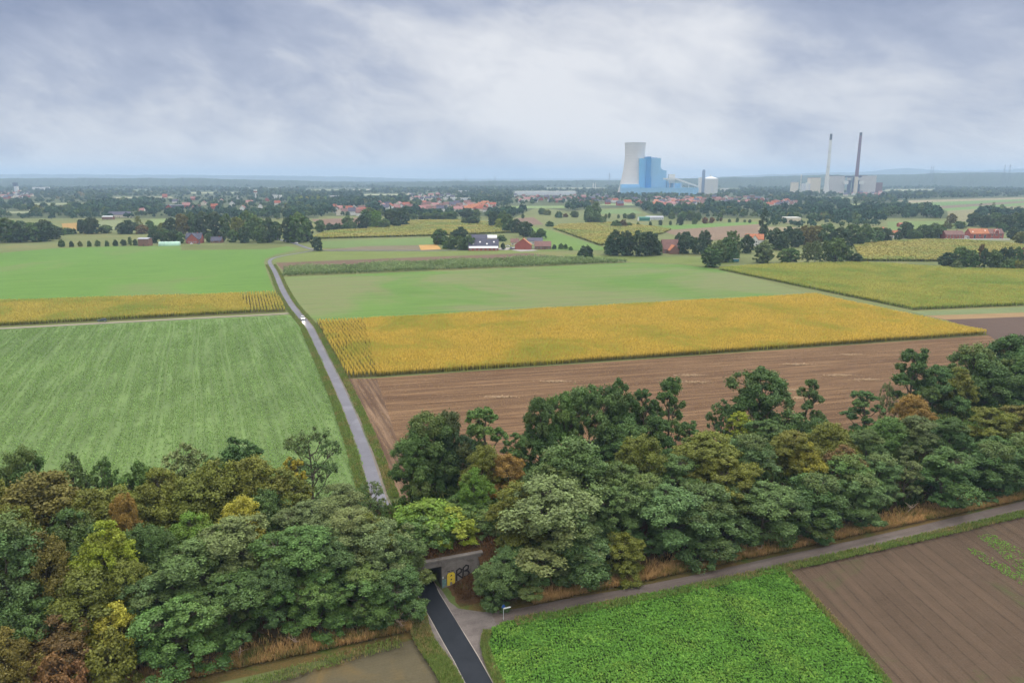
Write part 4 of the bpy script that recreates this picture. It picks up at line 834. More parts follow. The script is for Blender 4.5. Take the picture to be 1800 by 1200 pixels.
put(K('row of small trees beyond the brown field', 'in the row beyond the brown field'), [(1121, 391, 397, 6, 'mid', 'shrub'), (1143, 390, 396, 6, 'dgreen', 'shrub'), (1161, 387, 396, 8, 'dark', 'round'), (1178, 388, 396, 6, 'mid', 'round'), (1195, 381, 396, 13, 'dark', 'round'), (1221, 383, 394, 11, 'mid', 'round'), (1239, 382, 393, 11, 'red', 'round'), (1251, 382, 392, 10, 'red', 'round'),
     (1261, 382, 389, 6, 'dgreen', 'round'), (1267, 382, 389, 5, 'rust', 'round'), (1282, 385, 391, 6, 'mid', 'round'), (1296, 383, 391, 6, 'dgreen', 'round'), (1309, 386, 391, 5, 'dgreen', 'round'), (1318, 386, 392, 6, 'dark', 'round')], word='small tree')
put(K('orchard row', 'in orchard left of the green shed'), [(1065, 376, 384, 6, 'olive', 'round'), (1071, 374, 384, 5, 'dgreen', 'round'), (1087, 377, 384, 5, 'mid', 'round'), (1098, 375, 384, 8, 'dgreen', 'round'), (1106, 377, 385, 10, 'dgreen', 'round'), (919, 376, 384, 6, 'dgreen', 'round'), (1112, 378, 385, 8, 'dark', 'round')])
put(K('trees around the red roofed barn', 'beside barn before the brown field'), [(1205, 408, 446, 32, 'dark', 'round'), (1238, 407, 447, 26, 'dark', 'round'), (1192, 410, 440, 14, 'dark', 'round'), (1222, 418, 446, 16, 'dgreen', 'round')])
put(K('willows at the field corner', 'at the left corner of right maize'), [(1251, 432, 469, 38, 'dgreen', 'round'), (1275, 418, 460, 38, 'dgreen', 'round'), (1284, 405, 456, 30, 'mid', 'airy'), (1262, 424, 462, 26, 'mid', 'round'), (1292, 424, 455, 20, 'grey', 'airy')])
put(K('trees by the white house', 'around the white house with the red roof'), [(1312, 414, 445, 27, 'dark', 'round'), (1342, 425, 462, 34, 'grey', 'round'), (1362, 402, 438, 32, 'dark', 'round'), (1374, 410, 440, 24, 'dark', 'round'), (1342, 395, 420, 16, 'dgreen', 'round')])
put(K('poplar', 'standing behind the white house as the tallest of its trees'), [(1339, 366, 424, 15, 'dark', 'poplar')])
put(K('trees along the maize edge', 'along the far edge of the right maize'), [(1387, 436, 463, 40, 'dgreen', 'round'), (1418, 426, 463, 22, 'grey', 'airy'), (1432, 422, 463, 24, 'grey', 'airy'), (1450, 423, 463, 22, 'mid', 'airy'), (1468, 419, 463, 36, 'mid', 'round'), (1486, 430, 463, 26, 'dgreen', 'airy'), (1505, 446, 464, 22, 'dark', 'round')])
put(K('wood behind the maize edge', 'in wood left of the brick houses'), [(1398, 402, 434, 28, 'dark', 'round'), (1386, 398, 425, 22, 'dark', 'round'), (1415, 398, 430, 30, 'brown', 'round'), (1432, 396, 430, 26, 'brown', 'airy'), (1452, 393, 430, 34, 'dgreen', 'round'), (1476, 400, 432, 30, 'dark', 'round'), (1496, 395, 431, 36, 'dgreen', 'round'), (1520, 396, 429, 34, 'mid', 'round'),
     (1540, 400, 427, 28, 'dgreen', 'round'), (1556, 402, 425, 24, 'dark', 'round'), (1508, 412, 432, 22, 'dark', 'round'), (1590, 391, 418, 26, 'dark', 'round'), (1578, 408, 421, 14, 'dark', 'shrub'), (1604, 403, 420, 22, 'dgreen', 'round'), (1622, 395, 420, 26, 'dgreen', 'round'), (1640, 393, 420, 26, 'mid', 'round'), (1652, 396, 419, 20, 'dgreen', 'round'), (1612, 408, 421, 18, 'green', 'round'), (1688, 389, 402, 22, 'dgreen', 'round'), (1665, 392, 402, 18, 'olive', 'round')])
put(K('trees behind the brick houses', 'behind the red brick houses, far right'), [(1672, 376, 393, 18, 'brown', 'round'), (1710, 374, 398, 22, 'dark', 'round'), (1730, 378, 400, 26, 'dark', 'round'), (1748, 374, 399, 26, 'dgreen', 'round'), (1766, 378, 405, 28, 'dark', 'round'), (1784, 376, 405, 30, 'dgreen', 'round'), (1805, 372, 408, 36, 'dark', 'round'), (1780, 400, 420, 22, 'dark', 'round'), (1794, 408, 430, 26, 'olive', 'round'), (1760, 392, 409, 18, 'dgreen', 'round'), (1812, 404, 430, 24, 'brown', 'round')])
put(K('right copse', 'in copse between maize fields, right edge'), [(1668, 444, 470, 34, 'dark', 'round'), (1688, 435, 468, 32, 'dgreen', 'round'), (1706, 440, 469, 26, 'dgreen', 'round'), (1722, 428, 468, 14, 'rust', 'airy'), (1729, 436, 470, 16, 'dark', 'airy'), (1745, 440, 471, 26, 'mid', 'round'), (1762, 436, 470, 20, 'dark', 'round'), (1772, 433, 470, 14, 'dark', 'airy'), (1786, 435, 470, 20, 'dgreen', 'round'), (1682, 460, 475, 18, 'grey', 'shrub'), (1772, 456, 476, 24, 'mid', 'shrub'), (1790, 460, 476, 26, 'olive', 'shrub'), (1806, 446, 474, 24, 'dark', 'round')])
put(K('yellow poplars', 'in yellow row before the white flats'), [(509, 345, 357, 9, 'pale', 'airy'), (522, 345, 357, 10, 'pale', 'airy'), (530, 344, 357, 9, 'yel', 'airy'), (540, 345, 357, 8, 'gold', 'airy'), (550, 345, 357, 9, 'pale', 'airy'), (561, 345, 357, 9, 'yel', 'airy'), (572, 345, 357, 9, 'pale', 'airy')])
put(K('trees in the middle meadows', 'in the belt of trees above the far row'), [(1200, 372, 388, 18, 'dgreen', 'round'), (1214, 370, 388, 20, 'mid', 'round'), (1226, 374, 388, 14, 'dgreen', 'round'), (1112, 374, 383, 12, 'grey', 'round'), (1181, 374, 385, 12, 'mid', 'shrub')])

# the shrub plantation: close rows of bushes nobody could count
pp = GP([(497, 486), (500, 474), (700, 464), (960, 454), (1020, 455), (1106, 461.5), (1000, 466), (800, 474)])
shr = crop_mat('plantation_leaf', (.09, .13, .05), (.21, .29, .115), .3, 3.2, green=(.26, .31, .15), gsc=.06, glo=.55)
P = rows_in(pp, row1, 2.6, 1.9, .22); szs = R_.uniform(.55, 1.25, len(P)) * (1 + .25 * np.sin(P[:, 0] * .09 + P[:, 1] * .05))
cen = P; k_ = 34; n = len(P) * k_; idx = np.repeat(np.arange(len(P)), k_)
d = R_.normal(size=(n, 3)); d /= np.linalg.norm(d, axis=1)[:, None]; r_ = R_.uniform(.5, 1, n)[:, None]
Q = d * r_ * np.array([1.5, 1.5, 1.7]) * szs[idx][:, None]; Q[:, 2] += 1.7 * szs[idx]; Q[:, 0] += cen[idx, 0]; Q[:, 1] += cen[idx, 1]
Q[:, 2] = np.maximum(Q[:, 2], .1)
a = R_.normal(size=(n, 3)); a /= np.linalg.norm(a, axis=1)[:, None]; b = np.cross(a, d); a *= R_.uniform(.25, .5, n)[:, None]; b *= R_.uniform(.2, .4, n)[:, None]
lt = R_.uniform(0, 1, len(P))
stuff('shrubbery', np.stack([Q - a, Q + b, Q + a, Q - b], 1), shr, 'long plantation strip of grey green shrubs above the middle green field', tone=np.clip(.6 * lt[idx] + .4 * R_.uniform(0, 1, n), 0, 1))

# ------------------------------------------------------------------ buildings
def col_mat(name, c, **k): return plain(name, c, **k)
M = dict(red=plain('red_tiles', (0.274, 0.083, 0.05), var=.25, sc=.5), orange=plain('orange_tiles', (0.36, 0.137, 0.065), var=.2, sc=.5), slate=plain('slate', (.07, .07, .105), var=.2, sc=.5), brownr=plain('brown_tiles', (.16, .085, .075), var=.2, sc=.5),
         grey=plain('grey_roofing', (.30, .31, .36), var=.15, sc=.3), white=plain('white_render', (.62, .62, .60), var=.06), cream=plain('cream_render', (.60, .54, .44), var=.08), brick=plain('red_brick', (.30, .085, .065), var=.25, sc=1.5),
         brickb=plain('brown_brick', (.20, .11, .085), var=.25, sc=1.5), glass=plain('window_glass', (.04, .05, .07), rough=.15, spec=.6), wf=plain('window_frame', (.75, .75, .75), var=.03), door=plain('door_paint', (.10, .07, .06)),
         metal=plain('sheet_metal', (.55, .58, .62), rough=.5, var=.08), pinkr=plain('faded_tiles', (0.288, 0.144, 0.137), var=.2, sc=.5))
def gable(w, d, h, rh, ov=.45, along='x'):
    """walls and roof of a gabled house, ridge along local x"""
    wl = MB(); wl.box(-w / 2, w / 2, -d / 2, d / 2, -.2, h)
    for sx in (-w / 2, w / 2 - .25):
        wl.add([(sx, -d / 2 + .01, h), (sx + .25, -d / 2 + .01, h), (sx + .25, d / 2 - .01, h), (sx, d / 2 - .01, h), (sx, 0, h + rh - .06), (sx + .25, 0, h + rh - .06)], [(0, 4, 3), (1, 2, 5), (0, 1, 5, 4), (3, 4, 5, 2)])
    rf = MB(); e = ov; t = .25; sl = rh / (d / 2)
    for sg in (-1, 1):
        y0, z0_ = sg * (d / 2 + e), h - e * sl
        rf.add([(-w / 2 - e, y0, z0_), (w / 2 + e, y0, z0_), (w / 2 + e, 0, h + rh), (-w / 2 - e, 0, h + rh), (-w / 2 - e, y0, z0_ + t), (w / 2 + e, y0, z0_ + t), (w / 2 + e, 0, h + rh + t), (-w / 2 - e, 0, h + rh + t)],
               [(0, 1, 2, 3), (4, 7, 6, 5), (0, 4, 5, 1), (0, 3, 7, 4), (1, 5, 6, 2)])
    return wl, rf
def windows(root, rows, w, d, face=-1, mats=None, wsz=(1.0, 1.3), frame=True):
    for (x, z) in rows:
        m = MB(); y = face * (d / 2 + .03); a, b = wsz
        m.box(x - a / 2 - .1, x + a / 2 + .1, min(y, y - face * .03), max(y, y - face * .03) , z - .1, z + b + .1); f_ = m.build('window', M['wf'], root)
        m = MB(); y2 = face * (d / 2 + .045); m.box(x - a / 2, x + a / 2, y2 - .012, y2 + .012, z, z + b); m.build('pane', M['glass'], f_)
def house(px, base, wpx, dep, h, rh, wall, roof, label, cat='house', name='house', rz=0, chim=True, win=2, door=True, yoff=0, wallname='wall', far=False, hip=False):
    x, y = G(px, base); y += yoff; w = wpx / PXM(y)
    e = empty(name, (x, y, 0), rz); tag(e, label, cat)
    wl, rf = gable(w, dep, h, rh); wl.build('wall', M[wall], e); r = rf.build('roof', M[roof], e)
    if chim:
        c = MB(); c.box(w * .2, w * .2 + .7, -.35, .35, h + rh * .6, h + rh + 1.1); c.build('chimney', M['brick'], r)
    if win:
        n = max(1, int(w / 3.2)); 
        if win > 1: xs = [(-w / 2 + (i + .5) * w / n, 3.3) for i in range(n)] if h > 5 else []
        else: xs = []
        xs += [(-w / 2 + (i + .5) * w / n, .95) for i in range(n) if not (door and i == n // 2)]
        windows(e, xs, w, dep)
    if door:
        m = MB(); n = max(1, int(w / 3.2)); cx = -w / 2 + (n // 2 + .5) * w / n; m.box(cx - .55, cx + .55, -dep / 2 - .05, -dep / 2 - .004, 0, 2.1); m.build('door', M['door'], e)
    return e, w
def skylights(e, w, d, h, rh, n, sz=1.1):
    sl = math.atan2(rh, d / 2)
    for i in range(n):
        t = (.35, .6)[i % 2]; x = -w * .35 + i * w * .7 / max(1, n - 1); y = -d / 2 * (1 - t); z = h + rh * t + .32
        m = MB(); c, s = math.cos(sl), math.sin(sl)
        v = [(x + a * sz / 2, y + b * sz / 2 * c - k * s, z + b * sz / 2 * s + k * c) for k in (-.1, .05) for a, b in ((-1, -1), (1, -1), (1, 1), (-1, 1))]
        m.add(v, [(3, 2, 1, 0), (4, 5, 6, 7), (0, 1, 5, 4), (1, 2, 6, 5), (2, 3, 7, 6), (3, 0, 4, 7)]); m.build('skylight', M['wf'], e)
# brick farmhouse with slate roof, left
e, w = house(343, 427, 26, 11, 5.2, 5.5, 'brick', 'slate', 'brick farmhouse with big slate roof and white windows at the left field edge', name='farmhouse', rz=.1)
mb = MB(); mb.extrude_xz([(-5.5, -.2), (5.5, -.2), (5.5, 5), (0, 10.2), (-5.5, 5)], -9, -5.4); g1 = mb.build('gable_wing', M['brick'], e)
mb = MB()
for sg in (-1, 1): mb.add([(sg * 6.2, -9.4, 4.4), (0, -9.4, 10.5), (0, 0, 10.5), (sg * 6.2, 0, 4.4), (sg * 6.2, -9.4, 4.75), (0, -9.4, 10.85), (0, 0, 10.85), (sg * 6.2, 0, 4.75)], [(0, 1, 2, 3), (4, 5, 6, 7), (0, 4, 5, 1), (0, 3, 7, 4)])
mb.build('gable_roof', M['slate'], e)
for x in (-3.6, -1.2, 1.2, 3.6):
    m = MB(); m.box(x - .6, x + .6, -9.06, -9.0, 1, 2.5); f_ = m.build('window', M['wf'], e); m = MB(); m.box(x - .42, x + .42, -9.09, -9.062, 1.15, 2.35); m.build('pane', M['glass'], f_)
house(382, 426.5, 18, 8, 2.6, 3.6, 'brickb', 'slate', 'low farm building with slate roof right of the brick farmhouse', cat='farm building', name='farm_building', win=1)
e, w = house(256, 432, 18, 9, 7.4, 1.0, 'brickb', 'grey', 'tall brown brick shed with flat grey roof left of the polytunnel', cat='shed', name='shed', chim=False, win=0)
# polytunnel
x0, y0 = G(280, 432); x1, y1 = G(317, 431.3); pc_ = plain('green_plastic', (.33, .52, .42), rough=.4, var=.2, sc=.15)
e = empty('polytunnel', ((x0 + x1) / 2, (y0 + y1) / 2, 0), math.atan2(y1 - y0, x1 - x0)); tag(e, 'long pale green polytunnel at the left field edge', 'polytunnel')
L_ = math.hypot(x1 - x0, y1 - y0); mb = MB(); prof = [(3.6 * math.cos(math.pi * i / 12), 4.2 * math.sin(math.pi * i / 12)) for i in range(13)]
v = []; f = []; nS = 12
for j in range(nS + 1):
    for (yy, zz_) in prof: v.append((-L_ / 2 + L_ * j / nS, yy, zz_ * (1 + .03 * math.sin(j * 2))))
for j in range(nS):
    for i in range(12): f.append((j * 13 + i, j * 13 + i + 1, (j + 1) * 13 + i + 1, (j + 1) * 13 + i))
f += [tuple(range(13)), tuple(range(nS * 13, nS * 13 + 13))[::-1]]
mesh('cover', v, f, [pc_], e)
mb = MB()
for j in range(0, 13, 2): mb.tube([(-L_ / 2 + L_ * j / 12, yy * 1.02, zz_ * 1.03) for yy, zz_ in prof], .09, 4)
mb.build('hoops', M['metal'], e)
# long barn in the middle farm
e, w = house(850, 439, 52, 14, 3.6, 6.8, 'brick', 'slate', 'long brick barn with dark roof, white skylights and pale lean-to', cat='barn', name='barn', chim=False, win=0, door=False, rz=.03)
skylights(e, w, 14, 3.6, 6.8, 4, 1.5)
mb = MB(); mb.add([(-w / 2 + .3, -11.2, 2.6), (w / 2 - .3, -11.2, 2.6), (w / 2 - .3, -7.2, 4.0), (-w / 2 + .3, -7.2, 4.0), (-w / 2 + .3, -11.2, 2.8), (w / 2 - .3, -11.2, 2.8), (w / 2 - .3, -7.2, 4.2), (-w / 2 + .3, -7.2, 4.2)], [(0, 3, 2, 1), (4, 5, 6, 7), (0, 1, 5, 4), (1, 2, 6, 5), (3, 0, 4, 7)]); mb.build('lean_to_roof', M['metal'], e)
mb = MB(); mb.box(-w / 2 + .6, w / 2 - .6, -10.9, -7.25, -.1, 2.58); mb.build('lean_to_wall', M['brick'], e)
for i in range(7):
    x = -w / 2 + 2.2 + i * (w - 4.4) / 6; m = MB(); m.box(x - .8, x + .8, -10.96, -10.905, .7, 1.9); f_ = m.build('window', M['wf'], e); m = MB(); m.box(x - .65, x + .65, -10.99, -10.962, .85, 1.75); m.build('pane', M['glass'], f_)
house(841, 426, 30, 10, 4.5, 4.0, 'brickb', 'slate', 'second dark roofed barn standing behind the long barn', cat='barn', name='barn', chim=False, win=0)
house(864, 424, 18, 10, 4.2, 2.6, 'cream', 'metal', 'farm shed with pale metal roof behind the long barn', cat='shed', name='shed', chim=False, win=0)
e, w = house(920, 438, 13, 16, 4.6, 6.0, 'brick', 'orange', 'brick farmhouse whose bright orange gable faces the fields', name='farmhouse', rz=math.pi / 2 - .15, win=2)
house(905, 431, 14, 8, 3.4, 3.2, 'cream', 'brownr', 'cream farm cottage left of the orange roofed farmhouse', name='cottage')
house(940, 429, 26, 12, 3.6, 3.0, 'white', 'slate', 'low white farm building with dark roof behind the orange roofed farmhouse', cat='farm building', name='farm_building', chim=False)
house(954, 437.5, 28, 12, 3.2, 4.4, 'brickb', 'brownr', 'brown roofed cattle shed right of the orange roofed farmhouse', cat='shed', name='shed', chim=False, win=1)
e, w = house(1177, 444, 30, 15, 4.2, 8.2, 'brickb', 'brownr', 'large dark roofed barn right of the big dark trees', cat='barn', name='barn', chim=False, rz=.12, win=1)
mb = MB(); mb.extrude_xz([(-4.5, -.2), (4.5, -.2), (4.5, 3.2), (0, 7.6), (-4.5, 3.2)], -14, -7.6); mb.build('gable_wing', M['brickb'], e)
mb = MB()
for sg in (-1, 1): mb.add([(sg * 5.1, -14.3, 2.9), (0, -14.3, 7.9), (0, -2, 7.9), (sg * 5.1, -2, 2.9), (sg * 5.1, -14.3, 3.2), (0, -14.3, 8.2), (0, -2, 8.2), (sg * 5.1, -2, 3.2)], [(0, 1, 2, 3), (4, 5, 6, 7), (0, 4, 5, 1), (0, 3, 7, 4)])
mb.build('gable_roof', M['orange'], e)
e, w = house(1325, 432, 30, 11, 7.2, 5.0, 'white', 'orange', 'white two storey house with orange red roof below the tall poplar', rz=-.25)
mb = MB(); mb.extrude_xz([(-3.6, -.2), (3.6, -.2), (3.6, 6.8), (0, 11.2), (-3.6, 6.8)], -8, -5.6); mb.build('gable_wing', M['white'], e)
mb = MB()
for sg in (-1, 1): mb.add([(sg * 4.1, -8.4, 6.3), (0, -8.4, 11.5), (0, -1, 11.5), (sg * 4.1, -1, 6.3), (sg * 4.1, -8.4, 6.6), (0, -8.4, 11.8), (0, -1, 11.8), (sg * 4.1, -1, 6.6)], [(0, 1, 2, 3), (4, 5, 6, 7), (0, 4, 5, 1), (0, 3, 7, 4)])
mb.build('gable_roof', M['orange'], e)
for x in (-1.8, 1.8):
    for z in (1, 4): m = MB(); m.box(x - .6, x + .6, -8.05, -8.004, z, z + 1.5); m.build('window', M['glass'], e)
house(1384, 424, 10, 9, 5.5, 4, 'white', 'slate', 'small white house with dark roof among trees right of the poplar', rz=.3)
house(1573, 418, 15, 10, 3.4, 5.2, 'white', 'orange', 'small white house with orange roof half hidden in the right wood', rz=-1.1)
house(1549, 408, 9, 8, 3, 3, 'cream', 'orange', 'little cottage with faded orange roof behind the right wood', name='cottage')
house(1585, 399, 13, 9, 4, 2, 'brick', 'red', 'red shed standing above the white house in the right wood', cat='shed', name='shed', chim=False, win=0)
# brick houses at the right
e, w = house(1673, 420.5, 33, 11, 5.6, 4.2, 'brick', 'brownr', 'dark roofed brick house left in the row of brick houses', rz=.05)
e, w = house(1695, 420, 10, 8, 3.0, .6, 'white', 'grey', 'small white garage between the two brick houses', cat='garage', name='garage', chim=False, win=0)
e, w = house(1716, 420, 32, 12, 6.6, 5.2, 'brick', 'orange', 'red brick house with bright orange roof and tall white windows', win=0, door=True)
skylights(e, w, 12, 6.6, 5.2, 2, 1.3)
windows(e, [(-w * .28, 1.0), (w * .28, 1.0)], w, 12, wsz=(2.0, 4.2)); windows(e, [(0, 3.2)], w, 12, wsz=(1.6, 2.2))
e, w = house(1745, 420, 25, 12, 6.6, 5.0, 'brick', 'brownr', 'red brick house with white lined gable at the right end of the row', win=0, door=False)
windows(e, [(-w * .3, 1), (w * .3, 1), (-w * .3, 4.2), (0, 4.2), (w * .3, 4.2)], w, 12, wsz=(2.0, 1.3))
mb = MB(); mb.extrude_xz([(-2.6, 6.6), (2.6, 6.6), (2.6, 8.6), (1.8, 10.4), (0, 11.3), (-1.8, 10.4), (-2.6, 8.6)], -6.2, -1); mb.build('dormer_gable', M['brick'], e)
mb = MB(); mb.extrude_xz([(-.6, 7.4), (.6, 7.4), (.6, 9), (-.6, 9)], -6.26, -6.205); mb.build('window', M['glass'], e)
mb = MB(); 
pts = [(-2.75, -6.28, 6.6), (-2.75, -6.28, 8.7), (-1.9, -6.28, 10.6), (0, -6.28, 11.5), (1.9, -6.28, 10.6), (2.75, -6.28, 8.7), (2.75, -6.28, 6.6)]; mb.tube(pts, .16, 4); mb.build('gable_trim', M['wf'], e)
mb = MB(); xa, ya = G(1660, 421.5); xb, yb = G(1775, 421.5); mb.box(xa, xb, ya - .2, ya + .2, 0, 1.3); tag(mb.build('garden_wall', M['white']), 'low white garden wall in front of the brick houses', 'wall')
house(1812, 452, 34, 10, 4.5, 4.5, 'brick', 'slate', 'slate roofed house at the right frame edge behind the copse', rz=.2)
house(191, 386, 18, 9, 5.0, 1.0, 'brickb', 'metal', 'long low building with pale flat roof behind the left meadow', cat='building', name='building', chim=False, win=1)
house(212, 382, 38, 14, 5, 5, 'cream', 'slate', 'wide blue grey roofed farm behind the left meadow', cat='farm building', name='farm_building', chim=False)
house(251, 377, 8, 9, 7, 5, 'white', 'pinkr', 'tall white house with faded red roof behind the left meadow')
house(1150, 386, 30, 12, 4, 2, 'metal', 'grey', 'long grey stable building right of the green shed', cat='stable', name='stable', chim=False, win=1)
M['green'] = plain('green_cladding', (.05, .19, .15)); M['teal'] = plain('teal_paint', (.04, .17, .20))
e, w = house(1132, 388, 19, 10, 5, 1.2, 'green', 'green', 'dark green shed with white framed ends in the far meadow', cat='shed', name='shed', chim=False, win=0, door=False)
for sx in (-w / 2 - .6, w / 2 + .1): m = MB(); m.box(sx, sx + .5, -5.3, 5.3, 0, 5.6); m.build('end_frame', M['wf'], e)
# little teal trailer
x, y = G(1293, 461); e = empty('trailer', (x, y, 0), .3); tag(e, 'small teal farm trailer parked under the willow trees', 'trailer')
mb = MB(); mb.box(-2.6, 2.6, -1.1, 1.1, .8, 2.7); mb.build('body', M['teal'], e)
mb = MB(); mb.box(-2.7, 2.7, -1.2, 1.2, 2.702, 2.85); mb.build('roof', M['metal'], e)
tyre = plain('tyre', (.02, .02, .02))
for sx in (-1.5, 1.5):
    for sy in (-1.0, 1.0): mb = MB(); mb.tube([(sx, sy - .12, .4), (sx, sy + .12, .4)], .4, 12); mb.build('wheel', tyre, e)
# warehouse roofs and other large buildings
def hall(px0, px1, ytop, ybase, name, mats, label, cat, dep=30, Yd=None, roofm=None, parapet=0):
    y = Yd or G((px0 + px1) / 2, ybase)[1]; xa, _ = AT(px0, ytop, y); xb, zt = AT(px1, ytop, y); w = abs(xb - xa)
    e = empty(name, ((xa + xb) / 2, y + dep / 2, 0)); tag(e, label, cat)
    mb = MB(); mb.box(-w / 2, w / 2, -dep / 2, dep / 2, -.5, zt); mb.build('wall', mats, e)
    mb = MB(); mb.box(-w / 2 - .4, w / 2 + .4, -dep / 2 - .4, dep / 2 + .4, zt + .003, zt + max(.6, parapet)); mb.build('roof', roofm or M['grey'], e)
    return e, w, zt
hall(905, 1012, 336.8, 343, 'warehouse', M['metal'], 'very long low warehouse with white roof left of the cooling tower', 'warehouse', 60, roofm=M['white'])
hall(1383, 1408, 383, 392, 'riding_hall', M['cream'], 'low hall with white roof in the trees right of the poplar', 'hall', 20, roofm=M['white'])
e, w, zt = hall(795, 826, 348.5, 357, 'school', M['metal'], 'long flat roofed building with white edge behind the red roofed village', 'building', 18, roofm=M['white'])
for k in range(6): windows(e, [(-w / 2 + (k + .5) * w / 6, 2.5)], w, 18, wsz=(5, 3))
for (a, b, t_, bb, lab) in [(580, 594, 344, 352, 'white apartment block right of the yellow tree row'), (592, 603, 346, 352, 'low white block joined to the right of the apartment block'), (478, 493, 343, 350, 'white building with red roofed neighbour left of the yellow trees'), (806, 812, 335, 341, 'first white flats in the far row'), (814, 824, 335.5, 341, 'second white flats in the far row, wider'),
                            (1320, 1327, 343, 353, 'brown slab tower in the trees right of the power plant'), (56, 84, 329, 337, 'pale factory halls far away at the left'), (1152, 1172, 337.5, 342, 'white supermarket roofs below the power plant'), (270, 318, 361, 368, 'long slate grey hall in the left tree country'), (1268, 1282, 331, 337, 'white cube building right of the silo')]:
    e, w, zt = hall(a, b, t_, bb, 'building', M['white'] if 'brown' not in lab and 'slate' not in lab else (M['brickb'] if 'brown' in lab else M['slate']), lab, 'building', 16)
    nx = max(1, int(w / 6)); nzr = max(1, int(zt / 4.5))
    windows(e, [(-w / 2 + (i + .5) * w / nx, 1.2 + j * 4.2) for i in range(nx) for j in range(nzr) if 1.2 + j * 4.2 + 2 < zt][:40], w, 16, wsz=(2.6, 1.7))
# water tower with red and white bands, far left
def tower_at(px, ytop, ybase, wpx, name, label, cat, Yd):
    x, _ = AT(px, ybase, Yd); _, zt = AT(px, ytop, Yd); e = empty(name, (x, Yd, 0)); tag(e, label, cat); return e, zt, wpx / PXM(Yd)
e, zt, w = tower_at(449.5, 333.5, 345, 6, 'water_tower', 'striped red and white water tower above the left woods', 'tower', 2300)
mb = MB(); mb.lathe([(w * .22, 0), (w * .2, zt - 12)], 14); mb.build('shaft', M['white'], e)
for i, (z0_, z1_, m_) in enumerate(((zt - 12, zt - 8.5, 'white'), (zt - 8.45, zt - 4.6, 'red'), (zt - 4.55, zt, 'white'))): mb = MB(); mb.lathe([(w * .3, z0_), (w * .5, z0_ + .8), (w * .5, z1_)], 18); mb.build('band', M[m_], e)

# ------------------------------------------------------------------ power plant on the horizon
PY = 3000.0
blueA = plain('blue_cladding', (.14, .42, .70), rough=.6, var=.05, sc=.05); blueB = plain('deep_blue_cladding', (.035, .23, .52), rough=.6, var=.05, sc=.05); blueC = plain('pale_blue_cladding', (.24, .46, .66), rough=.6, var=.06, sc=.05)
tower_c = field_mat('tower_concrete', ((.95, .9, .88), (1.1, 1.05, 1.0)), big=.01, med=.05, fine=.3)
def ptx(px, py, Y=PY): return AT(px, py, Y)
# cooling tower
Yt = PY + 60; xc, _ = AT(1114, 331, Yt); zt = AT(1116, 252, Yt)[1]; s = 1 / PXM(Yt)
e = empty('cooling_tower', (xc, Yt, 0)); tag(e, 'tall pale concrete cooling tower with narrow waist behind the blue power block', 'cooling tower')
tower_r = lambda t: 17.3 + 10.2 * max(0, (.75 - t) / .75) ** 1.6 + .9 * max(0, (t - .75) / .25) ** 2
mb = MB(); prof = []
for i in range(29):
    t = i / 28; z = 12 + (zt - 12) * t; r = tower_r(t) * s; prof.append((r, z))
mb.lathe(prof, 64, cap=False); mb.lathe([(r - 1.2, z) for r, z in prof[::-1]], 64, cap=False); mb.build('shell', tower_c, e, smooth=True)
mb = MB()
for z in [12 + (zt - 12) * (i + .5) / 17 for i in range(17)]:
    t = (z - 12) / (zt - 12); r = tower_r(t) * s + .15; mb.lathe([(r, z), (r + .12, z + .2), (r + .12, z + 1.0), (r, z + 1.2)], 64, cap=False)
mb.build('ring_seams', plain('seam_grey', (.52, .50, .49)), e)
mb = MB(); rb = prof[0][0]
for k in range(36):
    a = 2 * math.pi * k / 36; b_ = a + .06; mb.tube([((rb + 3) * math.cos(b_), (rb + 3) * math.sin(b_), -.5), (rb * math.cos(a), rb * math.sin(a), 12.5)], .7, 4)
mb.build('struts', tower_c, e)
mb = MB(); mb.lathe([(prof[-1][0] - .3, zt), (prof[-1][0] + 1.2, zt + .1), (prof[-1][0] + 1.2, zt + 2), (prof[-1][0] - .3, zt + 2)], 64, cap=False); mb.build('rim', tower_c, e)
# boiler house
def block(root, name, a, b, yt, yb, mat, front, depth, Y=PY):
    xa, _ = AT(a, (yt + yb) / 2, Y); xb, _ = AT(b, (yt + yb) / 2, Y); z1_ = AT((a + b) / 2, yt, Y)[1]; z0_ = max(-.5, AT((a + b) / 2, yb, Y)[1]) if yb < 331 else -.5
    mb = MB(); mb.box(xa - root.location.x, xb - root.location.x, front, front + depth, z0_, z1_); return mb.build(name, mat, root)
e = empty('boiler_house', (AT(1147, 330, PY)[0], PY, 0)); tag(e, 'huge sky blue power station block stepped down to the right', 'power station')
block(e, 'left_wing', 1124, 1135, 278.5, 333, blueA, 0, 60); block(e, 'stair_tower', 1135, 1143.3, 275.5, 333, blueB, -8, 50)
x_ = lambda p, y=300: AT(p, y, PY)[0] - e.location.x; z_ = lambda y: AT(1150, y, PY)[1]
mb = MB(); mb.extrude_xz([(x_(1143.3), -.5), (x_(1172), -.5), (x_(1172), z_(300)), (x_(1167), z_(299.5)), (x_(1163.5), z_(297.5)), (x_(1161), z_(294)), (x_(1161), z_(278)), (x_(1143.3), z_(278.2))], 0, 70); mb.build('main_block', blueC, e)
mb = MB(); mb.box(x_(1138.5), x_(1144.5), -11, -8.003, -.5, z_(310.5)); mb.build('lift_shaft', blueB, e)
mb = MB()
for i in range(1, 8): mb.box(x_(1143.3 + i * 3.3) - .12, x_(1143.3 + i * 3.3) + .12, -.25, -.003, 0, z_(301 if i > 5 else 279))
for y in (286, 294, 302, 310, 318): mb.box(x_(1143.5), x_(1160.5 if y < 299 else 1171.5), -.2, -.002, z_(y), z_(y) + .3)
mb.build('panel_joints', blueA, e)
